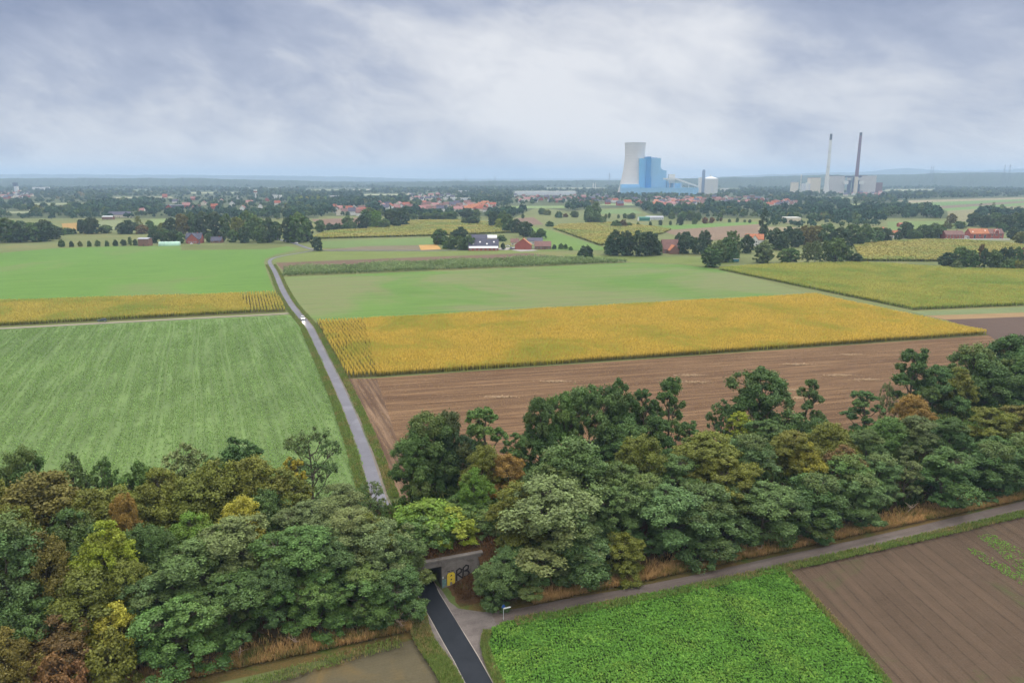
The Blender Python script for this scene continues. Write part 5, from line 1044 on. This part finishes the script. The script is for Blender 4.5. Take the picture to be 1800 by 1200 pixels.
for a, b, yt, m_ in ((1172, 1180, 318, blueC), (1178, 1198, 322, blueC), (1092, 1124, 324, blueC)):
    block(e, 'annex', a, b, yt, 333, m_, -3 if a > 1150 else -6, 40)
for k, (a, b) in enumerate(((1148, 1151), (1154, 1156))): block(e, 'roof_plant', a, b, 276.8, 278, blueB, 10, 20)
hall(1094, 1228, 330.6, 336, 'turbine_hall', blueC, 'long low blue hall stretched along the foot of the power plant', 'hall', 30, Yd=PY - 40, roofm=blueA)
# transfer tower and conveyor
e = empty('transfer_tower', (AT(1180, 330, PY)[0], PY - 10, 0)); tag(e, 'slim white transfer tower right of the blue block', 'tower')
block(e, 'upper_house', 1175, 1185.5, 306.5, 322, M['white'], 0, 22)
for a in (1176, 1183.5): block(e, 'leg', a, a + 1.2, 321.5, 333, M['metal'], 2, 4)
p0 = AT(1166, 314.5, PY - 20); p1 = AT(1188, 314.5, PY - 20); p2 = AT(1226, 327.5, PY - 20)
e = empty('conveyor_bridge', (p1[0], PY - 20, 0)); tag(e, 'white enclosed conveyor bridge sloping down to the silo', 'conveyor')
mb = MB(); X0 = p1[0]
for (a, b) in ((p0, p1), (p1, p2)): mb.extrude_xz([(a[0] - X0, a[1] - 3), (b[0] - X0, b[1] - 3), (b[0] - X0, b[1] + 3), (a[0] - X0, a[1] + 3)], -3.5, 3.5)
mb.build('gallery', M['white'], e)
for t in (.25, .6, .88): xx = (p2[0] - X0) * t; zz2 = p1[1] + (p2[1] - p1[1]) * t - 3; mb = MB(); mb.tube([(xx - 3, 0, -.5), (xx, 0, zz2)], .6, 4); mb.tube([(xx + 3, 0, -.5), (xx, 0, zz2)], .6, 4); mb.build('trestle', M['metal'], e)
# silo
xs, _ = AT(1248, 330, PY); zs = AT(1248, 314.5, PY)[1]; zc_ = AT(1248, 310.5, PY)[1]; r = 13 / PXM(PY)
e = empty('silo', (xs, PY, 0)); tag(e, 'round white silo with shallow cone roof at the end of the conveyor', 'silo')
mb = MB(); mb.lathe([(r, -.5), (r, zs)], 40); mb.build('wall', M['white'], e)
mb = MB(); mb.lathe([(r + .6, zs + .003), (r + .6, zs + 1), (r * .25, zc_), (r * .1, zc_ + .6), (r * .1, zc_ + 6), (.1, zc_ + 6.5)], 40); mb.build('roof', M['metal'], e)
mb = MB()
for k in range(20):
    a = math.pi * (1 + k / 20 + .025); mb.box(r * math.cos(a) - .5, r * math.cos(a) + .5, r * math.sin(a) - .9, r * math.sin(a) - .2, 0, zs - .5)
mb.box(-3, 3, -r - 3, -r - .1, 0, zs * .62); mb.build('ribs', M['metal'], e)
e = empty('lift_tower', (AT(1232, 330, PY)[0], PY - 10, 0)); tag(e, 'dark round topped tower between white block and silo', 'tower')
zr = AT(1234, 301, PY)[1]; mb = MB(); mb.lathe([(2.6 / PXM(PY), -.5), (2.6 / PXM(PY), zr), (2.2 / PXM(PY), zr + 4), (1.2 / PXM(PY), zr + 7)], 18, cx=AT(1234.5, 330, PY)[0] - e.location.x); mb.build('shaft', plain('dark_blue_steel', (.20, .26, .38)), e)
block(e, 'white_block', 1227, 1232, 312, 335, M['white'], -2, 12)
# old plant, right
OY = 3300.0
def oblk(name, blocks, label, cat='building'):
    a0 = min(b[0] for b in blocks); e = empty(name, (AT(a0, 330, OY)[0], OY, 0)); tag(e, label, cat)
    for i, (a, b, yt, yb, m_, fr, dp, nm) in enumerate(blocks): block(e, nm, a, b, yt, yb, m_, fr, dp, Y=OY)
    return e
oblk('plant_block', [(1393, 1403.5, 321, 333, M['cream'], 0, 25, 'wall'), (1393.5, 1403, 319.6, 321, M['grey'], 2, 20, 'roof')], 'small cream plant block beside the thin steel chimney')
oblk('plant_block', [(1425, 1442.5, 312.5, 333, M['cream'], 0, 40, 'wall'), (1425.3, 1442.2, 311.9, 312.5, M['slate'], 2, 36, 'roof'), (1412, 1425, 323, 333, M['metal'], 2, 20, 'annex'), (1417, 1421, 321, 333, M['white'], -3, 10, 'annex')], 'cream boiler building left of the white chimney')
grayC = plain('pale_cladding', (.47, .46, .46), var=.06, sc=.05); grayD = plain('rust_cladding', (.17, .11, .12), var=.1, sc=.05); lat = plain('dark_steel', (.07, .09, .16))
oblk('machine_hall', [(1459, 1485, 309.5, 333, grayC, 0, 60, 'wall'), (1460, 1484, 308.7, 309.5, M['slate'], 5, 50, 'roof')], 'big grey machine hall left of the brown chimney')
oblk('machine_hall', [(1513, 1540, 309, 333, grayC, 0, 60, 'wall'), (1515, 1526, 307.8, 309, M['slate'], 5, 50, 'roof'), (1540, 1552, 321, 333, grayD, 4, 40, 'annex')], 'big grey machine hall right of the brown chimney')
oblk('boiler_tower', [(1489, 1494, 310, 333, lat, -12, 10, 'frame'), (1505, 1510, 310, 333, lat, -12, 10, 'frame'), (1494, 1505, 318, 320, lat, -12, 10, 'beam'), (1485, 1514, 309.5, 311.5, lat, -8, 10, 'beam'), (1495.5, 1503.5, 312, 333, lat, -16, 4, 'lattice'), (1481, 1489, 318, 324, M['white'], -14, 8, 'tank'), (1508, 1516, 318, 324, M['white'], -14, 8, 'tank'), (1487, 1493, 312.5, 317, grayC, -17, 5, 'duct'), (1505.5, 1511, 312.5, 317, grayC, -17, 5, 'duct')], 'dark steel boiler frame with white tanks under the brown chimney')
def chimney(pb, pt, ytop, w0, w1, parts, label, ped=None):
    xa, _ = AT(pb, 330, OY); zt = AT(pt, ytop, OY)[1]; e = empty('chimney', (xa, OY - 18, 0)); tag(e, label, 'chimney')
    for (t0, t1, m_, nm) in parts:
        r0 = (w0 + (w1 - w0) * t0) / 2 / PXM(OY); r1 = (w0 + (w1 - w0) * t1) / 2 / PXM(OY); mb = MB(); mb.lathe([(r0, zt * t0 - (.5 if t0 == 0 else 0)), (r1, zt * t1)], 20); mb.build(nm, m_, e)
    if ped:
        mb = MB(); r = ped / 2 / PXM(OY); mb.lathe([(r, -.5), (r * .85, zt * .10), (r * .8, zt * .14)], 20); mb.build('pedestal', M['white'], e)
    for t in (.45, .70): 
        rr = (w0 + (w1 - w0) * t) / 2 / PXM(OY); mb = MB(); mb.lathe([(rr + .1, zt * t), (rr + 1.4, zt * t), (rr + 1.4, zt * t + 1), (rr + .1, zt * t + 1)], 20, cap=False); mb.build('platform', lat, e)
brn = plain('chimney_brick', (.17, .09, .13), var=.15, sc=.05); dkc = plain('chimney_cap', (.06, .055, .085))
chimney(1449.5, 1456, 236, 6.6, 4.0, [(0, .9, M['white'], 'shaft'), (.9, 1, dkc, 'cap')], 'slim white chimney with dark cap, left of two tall ones', ped=10)
chimney(1500.5, 1507, 233.5, 6.8, 4.2, [(0, .28, M['cream'], 'base'), (.28, .95, brn, 'shaft'), (.95, 1, dkc, 'cap')], 'brown chimney with cream foot, tallest of the two')
chimney(1404, 1405.3, 307, 1.9, 1.5, [(0, 1, M['white'], 'shaft')], 'thin short steel chimney beside the small cream block')
for px in (1042.5, 1046.5):
    x, _ = AT(px, 330, 4200); zt = AT(px, 322, 4200)[1]; e = mesh('small_chimney', [], []); bpy.data.objects.remove(e)
    mb = MB(); mb.lathe([(3, -.5), (2.4, zt)], 12, cx=0); o = mb.build('stack', M['white']); o.location = (x, 4200, 0); tag(o, ('left' if px < 1044 else 'right') + ' one of two short white stacks left of the cooling tower', 'chimney')
# far pit tower at the left edge
e = empty('pit_tower', (AT(29, 340, 3400)[0], 3400, 0)); tag(e, 'pale winding tower with white box top at the far left', 'tower'); zt = AT(29, 321, 3400)[1]
mb = MB(); mb.box(-5, 5, -5, 5, -.5, zt - 16); mb.build('shaft', M['metal'], e); mb = MB(); mb.box(-8, 8, -6, 6, zt - 15.99, zt); mb.build('head', lat, e); mb = MB(); mb.box(4.5, 11, -4, 4, -.5, zt - 16.01); mb.build('annex', M['white'], e)
# pylons
def pylon(px, ytop, Y, label):
    x, _ = AT(px, 320, Y); zt = AT(px, ytop, Y)[1]; e = empty('pylon', (x, Y, 0), .3); tag(e, label, 'pylon', 'power line pylons along the horizon')
    b = zt * .09; mb = MB()
    for sx in (-1, 1):
        for sy in (-1, 1): mb.tube([(sx * b, sy * b, -1), (sx * b * .25, sy * b * .25, zt * .7), (0, 0, zt)], .45, 3, cap=False)
    for i in range(6):
        z0_ = zt * .7 * i / 6; z1_ = zt * .7 * (i + 1) / 6; q0 = b * (1 - .75 * i / 6); q1 = b * (1 - .75 * (i + 1) / 6); mb.tube([(-q0, -q0, z0_), (q1, -q1, z1_)], .25, 3, cap=False); mb.tube([(q0, -q0, z0_), (-q1, -q1, z1_)], .25, 3, cap=False)
    mb.build('mast', lat, e)
    for t, L_ in ((.68, .30), (.80, .24), (.91, .16)): mb = MB(); mb.tube([(-zt * L_, 0, zt * t), (0, 0, zt * t + 1.5), (zt * L_, 0, zt * t)], .4, 3); mb.build('cross_arm', lat, e)
for px, yt, Y, lb in ((322, 311, 5200, 'leftmost pylon, above the far left woods'), (818, 310, 6500, 'pylon on the horizon above the red roofed village'), (870, 309, 6500, 'pylon on the horizon right above the long warehouse'), (1071, 303, 5600, 'pylon just left of the cooling tower'), (1410, 307, 6000, 'pylon behind the thin steel chimney'), (1634, 292, 5600, 'left pylon of the first pair right of the plant'), (1638, 291, 5700, 'right pylon of the first pair right of the plant'), (1763, 289, 5200, 'left pylon of the pair at the right edge'), (1772, 288, 5300, 'right pylon of the pair at the right edge')): pylon(px, yt, Y, lb)

# ------------------------------------------------------------------ village houses, each one its own
random.seed(23)
PROT = {}
def vproto(k, wall, roof, w, d, h, rh):
    wl, rf = gable(w, d, h, rh, .5); a = wl.build('wall', M[wall]); b = rf.build('roof', M[roof]); 
    c = MB(); c.box(w * .2, w * .2 + .9, -.45, .45, h + rh * .5, h + rh + 1.2); c_ = c.build('chimney', M['brick'])
    PROT[k] = (a.data, b.data, c_.data)
    for o in (a, b, c_): bpy.data.objects.remove(o)
for wname in ('white', 'brick', 'cream'):
    for rname in ('red', 'orange', 'brownr', 'slate', 'pinkr'):
        vproto((wname, rname), wname, rname, random.uniform(11, 15), random.uniform(9, 11), random.uniform(4.4, 6), random.uniform(4, 5.5))
WN = dict(white='white', brick='brick', cream='cream'); RN = dict(red='red', orange='orange', brownr='brown', slate='slate', pinkr='faded red')
VIL = [('village behind the golden field', 'in the village behind the golden field', 742, 872, 359, 373, 40, ('red', 'brownr', 'pinkr', 'orange', 'slate', 'brownr', 'pinkr', 'brownr')), ('houses right of the left woods', 'behind the grove above the golden field', 668, 722, 360, 371, 12, ('brownr', 'pinkr', 'slate', 'red')),
       ('houses left of the golden field', 'behind the ploughed field, left centre', 586, 645, 367, 380, 12, ('red', 'slate', 'pinkr', 'brownr')), ('suburb left of the power plant', 'in suburb left of power plant', 905, 1075, 345, 357, 28, ('slate', 'brownr', 'pinkr', 'slate')),
       ('village below the power plant', 'in the village below the power plant', 1152, 1242, 350, 364, 36, ('pinkr', 'brownr', 'brownr', 'red', 'slate', 'pinkr', 'orange')), ('houses below the silo', 'below the round white silo', 1255, 1345, 348, 359, 18, ('slate', 'brownr', 'pinkr')), ('suburb below the old plant', 'below the old plant with two chimneys', 1350, 1400, 355, 364, 14, ('slate', 'red', 'brownr')),
       ('houses right of the old plant', 'in trees right of old plant', 1470, 1560, 338, 345, 12, ('slate', 'pinkr')), ('far town at the left edge', 'in far town at left edge', -5, 60, 338, 350, 16, ('slate', 'pinkr', 'brownr')), ('houses in the left woods', 'scattered in the left tree country', 290, 500, 346, 372, 16, ('red', 'slate', 'pinkr', 'brownr')),
       ('houses beside the striped tower', 'in the far row above the village', 720, 800, 342, 354, 16, ('slate', 'pinkr', 'slate')), ('cottages left of the dark gardens', 'left of the tall clump', 1060, 1150, 352, 362, 8, ('red', 'slate'))]
VZ = []
for (grp, ph_, a, b, y0, y1, n, roofs) in VIL:
    VZ.append((a, b, y0, y1)); ang = random.uniform(-.5, .5)
    for i in range(n):
        px = a + (b - a) * ((i * .618034) % 1); py = y0 + (y1 - y0) * ((i + .5) / n) ** .8
        w_ = random.choice(('white', 'white', 'brick', 'cream')); r_n = roofs[i % len(roofs)]
        x, y = G(px, py); e = empty('village_house', (x, y, 0), ang + random.choice((0, 0, math.pi / 2)) + random.uniform(-.15, .15), (random.uniform(.95, 1.5),) * 2 + (random.uniform(1.0, 1.35),))
        p = PROT[(w_, r_n)]; ww = bpy.data.objects.new('wall', p[0]); C.objects.link(ww); ww.parent = e; rr = bpy.data.objects.new('roof', p[1]); C.objects.link(rr); rr.parent = e; cc = bpy.data.objects.new('chimney', p[2]); C.objects.link(cc); cc.parent = rr
        e['category'] = 'house'; THINGS.append((e, (grp, ph_), '%s house with %s roof' % (WN[w_], RN[r_n]), px, grp))

# ------------------------------------------------------------------ the far tree country as one mass
OPEN = [[(895, 402), (905, 382), (945, 364), (1000, 372), (1040, 367), (1120, 365), (1140, 376), (1190, 386), (1340, 388), (1346, 400), (1346, 425), (1000, 460)], [(165, 406), (172, 386), (215, 384), (240, 402), (262, 384), (305, 382), (300, 410)], [(100, 410), (104, 390), (146, 389), (146, 408)], [(540, 425), (560, 408), (640, 400), (725, 388), (880, 384), (910, 400), (905, 425)],
        [(545, 398), (548, 384), (630, 381), (645, 395)], [(1575, 360), (1575, 351), (1860, 344), (1860, 378), (1730, 377), (1690, 398), (1665, 398), (1640, 370)], [(830, 330), (830, 322), (910, 322), (910, 330)], [(604, 337), (604, 331), (655, 331), (655, 337)], [(1335, 330), (1335, 322), (1402, 322), (1402, 330)], [(1605, 326), (1605, 318), (1690, 318), (1690, 326)], [(45, 372), (45, 366), (135, 366), (135, 372)], [(1268, 332), (1268, 324), (1348, 324), (1348, 331)], [(536, 338), (536, 331), (604, 331), (604, 338)],
        [(1085, 338), (1085, 330), (1300, 330), (1300, 338)], [(1390, 338), (1390, 330), (1545, 330), (1545, 338)], [(1500, 408), (1570, 388), (1690, 386), (1700, 410), (1640, 420), (1500, 420)], [(900, 346), (900, 338), (1015, 338), (1015, 346)]]
OPEN += [[(a - 4, y0_ - .6), (b + 4, y0_ - .6), (b + 8, y1_ + .5 + (y1_ - 312) * .09), (a - 8, y1_ + .5 + (y1_ - 312) * .09)] for a, b, y0_, y1_, c in CLR]
def fbm(x, y, s, seed=0):
    g = np.random.default_rng(seed); v = 0
    for o_ in range(4):
        a, b, c, d = g.uniform(0, 6.28, 4); f_ = 2 ** o_
        v = v + (np.sin(x / s * f_ + a + 1.7 * np.sin(y / s * f_ * .7 + b)) * np.cos(y / s * f_ + c + 1.3 * np.sin(x / s * f_ * .8 + d))) / f_
    return v
TP = []
def far_rows():
    y = 398.0
    while y > 316.5:
        Yd = G(900, y)[1]; w = F * 12.5 / Yd; n = int(2000 / w * .95)
        px = R_.uniform(-60, 1860, n); py = y + R_.uniform(-.5, .5, n) * max(.8, w * .33)
        q = np.stack([px, py], 1); k = np.ones(n, bool)
        for pl in OPEN: k &= ~inpoly(q, pl)
        if y > 384: k &= (px > 1346) & (px < 1560)
        k &= ~((px > 540) & (px < 905) & (py > 384)) 
        hs = np.ones(n)
        for (a, b, y0, y1) in VZ:
            inn = (px > a - 4) & (px < b + 4) & (py > y0 - 1) & (py < y1 + 5); k &= ~(inn & (R_.uniform(0, 1, n) < .45)); hs = np.where(inn, .68, hs)
        # fewer, smaller gardens trees straight in front of the villages
        for i in np.nonzero(k)[0]: TP.append((px[i], py[i], hs[i]))
        y -= max(.5, w * .21)
far_rows()
TP = np.array(TP)
v_ = (600 - TP[:, 1]) / F; tt = -HC / (-SP + v_ * CP); TX = (TP[:, 0] - 900) / F * tt; TY = (CP + v_ * SP) * tt
nT = len(TP); dens = fbm(TX, TY, 260, 1); kp = (dens > -1.6) | (R_.uniform(0, 1, nT) < .35); TX, TY, TH = TX[kp], TY[kp], TP[kp, 2]; nT = len(TX)
hgt = (11 + 3.5 * fbm(TX, TY, 170, 2) + R_.normal(0, 2.2, nT)) * TH; hgt = np.clip(hgt, 4, 21); rad = hgt * R_.uniform(.36, .55, nT)
hue = np.clip(.36 + .22 * fbm(TX, TY, 120, 3) + R_.normal(0, .2, nT), 0, 1)
pop = R_.uniform(0, 1, nT) < .02; rad[pop] *= .4; hgt[pop] *= 1.5
VV = []; TT = []; HH = []
for (lo, hi, nq) in ((0, 1600, 150), (1600, 2400, 80), (2400, 4200, 34), (4200, 7000, 16), (7000, 90000, 9)):
    ix = np.nonzero((TY >= lo) & (TY < hi))[0]
    if not len(ix): continue
    idx = np.repeat(ix, nq); n = len(idx)
    d = R_.normal(size=(n, 3)); d[:, 2] = np.abs(d[:, 2]) * 1.1 - .35; d /= np.linalg.norm(d, axis=1)[:, None]
    lump = 1 + .22 * np.sin(d[:, 0] * 5 + idx * 1.7) * np.cos(d[:, 1] * 5 + idx * 2.3) + R_.normal(0, .08, n)
    Q = np.empty((n, 3)); Q[:, 0] = TX[idx] + d[:, 0] * rad[idx] * lump; Q[:, 1] = TY[idx] + d[:, 1] * rad[idx] * lump; Q[:, 2] = np.maximum(.2, hgt[idx] * .52 + d[:, 2] * hgt[idx] * .50 * lump)
    nr = d + R_.normal(0, .45, (n, 3)) + np.array([0, 0, .25]); nr /= np.linalg.norm(nr, axis=1)[:, None]
    a = np.cross(nr, R_.normal(size=(n, 3))); a /= np.linalg.norm(a, axis=1)[:, None]; b = np.cross(nr, a)
    sz_ = (rad[idx] * (3.6 / math.sqrt(nq)) * R_.uniform(.7, 1.2, n))[:, None]
    VV.append(np.stack([Q - a * sz_, Q + b * sz_, Q + a * sz_, Q - b * sz_], 1)); TT.append(R_.uniform(0, 1, n)); HH.append(hue[idx])
me = quads('distant_trees', np.concatenate(VV), np.concatenate(TT), [FARLEAF], np.concatenate(HH)); o = bpy.data.objects.new('distant_trees', me); C.objects.link(o)
tag(o, 'woods and garden trees filling the plain out to the horizon', kind='stuff')
print('far trees', nT, 'quads', sum(len(v) for v in VV))

# ------------------------------------------------------------------ hills on the horizon
hill_m = field_mat('far_woods', ((.03, .055, .035), (.06, .095, .05)), big=.001, med=.004, fine=.02, patch=(.16, .18, .10), patchamt=.6, patchsc=.0012, patchlo=.63)
def ridge(prof, Y, rough, depth):
    xs = np.arange(-80, 1881, 4.0); ys = np.interp(xs, [p[0] for p in prof], [p[1] for p in prof]); v = []; f = []
    g = np.random.default_rng(int(Y)); nz_ = np.convolve(g.normal(0, 1, len(xs) + 8), np.ones(9) / 9, 'valid') * 2.2 + g.normal(0, .35, len(xs))
    for i, (a, b) in enumerate(zip(xs, ys)):
        x, z = AT(a, b, Y); z = max(6, z + nz_[i] * rough)
        for (k, dz) in ((-1.0, 0.0), (-.75, .35), (-.45, .72), (-.2, .93), (0, 1), (.35, .9), (1, 0)):
            yy = Y + k * depth; v.append((x * (yy / Y), yy, z * dz + (g.normal(0, rough * .8) if 0 < dz < 1 else 0)))
        if i:
            for k in range(6): f.append(((i - 1) * 7 + k, i * 7 + k, i * 7 + k + 1, (i - 1) * 7 + k + 1))
    o = mesh('hills', v, f, [hill_m]); tag(o, kind='structure')
ridge([(-100, 314), (150, 313), (330, 314), (450, 316), (560, 318.5), (640, 321), (800, 319), (940, 318), (1090, 316.5), (1270, 312), (1400, 308.5), (1550, 307), (1700, 304), (1900, 303)], 6500, 2.6, 1200)
ridge([(-100, 306.5), (100, 306), (220, 307), (300, 307.5), (500, 309), (640, 311.5), (700, 314), (800, 316), (1000, 317), (1200, 314), (1400, 304.5), (1530, 302), (1560, 297.5), (1592, 295), (1640, 299), (1700, 300), (1800, 297), (1900, 298)], 15000, 6, 2500)

# ------------------------------------------------------------------ cars, signs and small things
cglass = plain('car_glass', (.02, .025, .03), rough=.1, spec=.7, var=.02); trim = plain('black_trim', (.02, .02, .02)); 
def emis(name, c, s):
    m, t, b = newmat(name, .4); b.inputs['Base Color'].default_value = c + (1,); b.inputs['Emission Color'].default_value = c + (1,); b.inputs['Emission Strength'].default_value = s; return m
lamp_on = emis('headlight_on', (1, .93, .8), 12); lamp_off = plain('lamp_glass', (.6, .6, .62), rough=.2)
def car(x, y, rz, paint, label, lights=False, name='car', cat='car', wagon=False):
    e = empty(name, (x, y, ZL[0] + .01), rz); tag(e, label, cat); m = plain('car_paint', paint, rough=.3, spec=.6, var=.02)
    prof = [(-2.15, .35), (-2.2, .75), (-2.05, 1.0), (-1.2 if not wagon else -2.0, 1.05), (1.0, 1.0), (1.9, .88), (2.15, .65), (2.12, .35)]
    mb = MB(); n = len(prof)   # local x forward
    for s_, w in ((-1, .86), (1, .86)): pass
    v = [(x_, -.88, z) for x_, z in prof] + [(x_, .88, z) for x_, z in prof]; mb.add(v, [tuple(range(n)), tuple(range(n, 2 * n))[::-1]] + [(i, n + i, n + (i + 1) % n, (i + 1) % n) for i in range(n)]); mb.build('body', m, e)
    cb_ = [(-1.85 if wagon else -1.7, 1.0), (-1.75 if wagon else -1.1, 1.45), (.25, 1.47), (.95, 1.0)]; v = [(x_, (-.80 if z < 1.2 else -.64), z) for x_, z in cb_] + [(x_, (.80 if z < 1.2 else .64), z) for x_, z in cb_]
    mb = MB(); mb.add(v, [(0, 1, 2, 3), (7, 6, 5, 4), (0, 4, 5, 1), (1, 5, 6, 2), (2, 6, 7, 3)]); mb.build('windows', cglass, e)
    mb = MB(); mb.box(-1.72 if wagon else -1.08, .22, -.62, .62, 1.475, 1.51); mb.build('roof', m, e)
    for sx in (-1.3, 1.3):
        for sy in (-.8, .8): mb = MB(); mb.tube([(sx, sy - .11, .33), (sx, sy + .11, .33)], .33, 14); w_o = mb.build('wheel', tyre, e); mb = MB(); k = .115 * (1 if sy > 0 else -1); mb.tube([(sx, sy + k, .33), (sx, sy + k * 1.1, .33)], .19, 10); mb.build('rim', M['metal'], w_o)
    for sy in (-.6, .6): mb = MB(); mb.box(2.08, 2.17, sy - .2, sy + .2, .6, .78); mb.build('headlight', lamp_on if lights else lamp_off, e)
    if lights:
        ld = bpy.data.lights.new('headlight_beam', 'SPOT'); ld.energy = 2500; ld.spot_size = math.radians(50); ld.spot_blend = .8; ld.color = (1, .85, .68); ld.shadow_soft_size = .15
        lo = bpy.data.objects.new('headlight_beam', ld); C.objects.link(lo); lo.parent = e; lo.location = (2.25, 0, .75); lo.rotation_euler = (0, math.radians(-82), 0)
    return e
a = Vector(G(533, 562)); b = Vector(G(546, 579)); dv = (b - a).normalized(); ang = math.atan2(dv.y, dv.x)
car(a.x - .3, a.y, ang, (.75, .76, .78), 'white car with lit headlights driving down the lane', lights=True)
a = Vector(G(180, 566)); b = Vector(G(100, 571)); ang = math.atan2((b - a).y, (b - a).x)
car(*G(180, 566.5), ang, (.02, .05, .06), 'dark car on the track under the left maize strip', wagon=True)
car(*G(521, 428.5), math.radians(-40), (.75, .75, .75), 'white car on the farm road by the lone tree')
for i, (px, py, c_, lb) in enumerate(((892, 434, (.7, .72, .75), 'silver car parked in the yard right of the long barn'), (898, 437, (.05, .08, .2), 'blue car parked in the yard right of the long barn'), (337, 430, (.7, .7, .7), 'white car parked before the brick farmhouse'), (349, 430, (.05, .05, .06), 'black car parked before the brick farmhouse'), (1663, 421.5, (.7, .7, .72), 'white car parked by the dark roofed brick house'))):
    car(*G(px, py), random.uniform(0, 3), c_, lb)
# blue and white sign at the path mouth
x, y = G(885, 1090); e = empty('street_sign', (x, y, 0), math.atan2(D.y, D.x)); tag(e, 'blue sign with a white arrow board on a post by the gravel path', 'sign')
blue_s = plain('sign_blue', (.03, .09, .30), var=.03); mb = MB(); mb.tube([(0, 0, -.1), (0, 0, 2.6)], .04, 8); mb.build('post', M['metal'], e)
mb = MB(); mb.extrude_xz([(.02, 2.1), (1.15, 2.1), (1.28, 2.21), (1.15, 2.32), (.02, 2.32)], -.06, -.03); mb.build('arrow_board', M['wf'], e)
mb = MB(); mb.extrude_xz([(-.32, 2.35), (.32, 2.35), (.32, 2.5), (.12, 2.9), (-.12, 2.9), (-.32, 2.5)], -.065, -.035); mb.build('blue_panel', blue_s, e)
# dead branches lying on the bank foot
twig = plain('dead_wood', (.42, .31, .22), var=.2, sc=4)
random.seed(5)
def deadwood(px, py, L_, label, v=None):
    x, y = G(px, py); z = bank_h(x, y); mb = MB(); a0 = random.uniform(0, 6.28); p = Vector((0, 0, .1)); tip = Vector((math.cos(a0) * L_ * .6, math.sin(a0) * L_ * .3, L_ * .7)); m_ = tip * .5 + Vector((.2, .1, .3)); mb.tube([p, m_, tip], [.14, .09, .03], 5)
    for k in range(7):
        q = p.lerp(tip, random.uniform(.2, .9)); e2 = q + Vector((random.uniform(-1, 1), random.uniform(-.6, .6), random.uniform(0, .8))) * L_ * .45; mb.tube([q, q.lerp(e2, .5) + Vector((0, 0, .1)), e2], [.06, .04, .015], 4)
    o = mb.build('dead_branch', twig); o.location = (x, y, z); tag(o, label, 'branch', 'dead branches along the foot of the bank')
for px, py, L_, lb in ((712, 1108, 4, 'bleached dead branch left of the tunnel mouth'), (905, 1052, 3, 'first dead branch right of the sign, by the path'), (935, 1045, 2.5, 'dead branch under the olive tree near the sign'), (1400, 950, 4.5, 'pale broken branch leaning at the bank foot, centre right'), (1460, 940, 3, 'small pale branch right of the broken one'), (1365, 965, 3, 'small branch left of the broken one'), (1590, 905, 4, 'dead branch under the thin crowned tree at right'), (1250, 985, 2.5, 'short dead branch by the path, right of centre'), (1330, 972, 2.5, 'short dead branch by the path, farther right'), (420, 1160, 3.5, 'dead branch at the bank foot, lower left'), (520, 1135, 3, 'dead branch before the big green tree, lower left'), (1760, 862, 3, 'dead branch near the right end of the bank foot')): deadwood(px, py, L_, lb)
x, y = G(449, 1188)
# fence posts along the pasture
fp = []
a, b = Vector(G(640, 444.5)), Vector(G(930, 439.5))

# ------------------------------------------------------------------ labels: what it looks like and which one it is
ORD = 'first second third fourth fifth sixth seventh eighth ninth tenth eleventh twelfth thirteenth fourteenth fifteenth sixteenth seventeenth eighteenth nineteenth twentieth'.split()
bucket = {}
for t in THINGS: bucket.setdefault((t[1], t[2]), []).append(t)
for (clu, desc), L_ in bucket.items():
    L_.sort(key=lambda t: t[3])
    for i, (e, c_, d_, px, grp) in enumerate(L_):
        if len(L_) == 1: lab = '%s %s' % (desc, clu[1])
        elif len(L_) == 2: lab = '%s %s %s' % (('left', 'right')[i], desc, clu[1])
        else: lab = '%s %s from left %s' % (ORD[i], desc, clu[1])
        if len(lab.replace(',', '').split()) > 16: print('LONG', lab)
        e['label'] = lab; e['group'] = grp

# ------------------------------------------------------------------ the air
hz = mesh('haze', [(x, y, z) for z in (-1.0, 245) for x, y in ((-22000, -400), (22000, -400), (22000, 20500), (-22000, 20500))], [(3, 2, 1, 0), (4, 5, 6, 7), (0, 1, 5, 4), (1, 2, 6, 5), (2, 3, 7, 6), (3, 0, 4, 7)])
tag(hz, 'pale blue air between the fields and the horizon', kind='stuff')
hm = bpy.data.materials.new('haze'); hm.use_nodes = True; t = hm.node_tree; t.nodes.clear()
pv = t.nodes.new('ShaderNodeVolumePrincipled'); pv.inputs['Color'].default_value = (.54, .75, 1.0, 1); pv.inputs['Density'].default_value = 1.1e-4; pv.inputs['Anisotropy'].default_value = 0
oo = t.nodes.new('ShaderNodeOutputMaterial'); t.links.new(pv.outputs[0], oo.inputs['Volume']); hm.cycles.homogeneous_volume = True
hz.data.materials.append(hm)
print('trees', TREE_N[0], 'objects', len(bpy.data.objects))
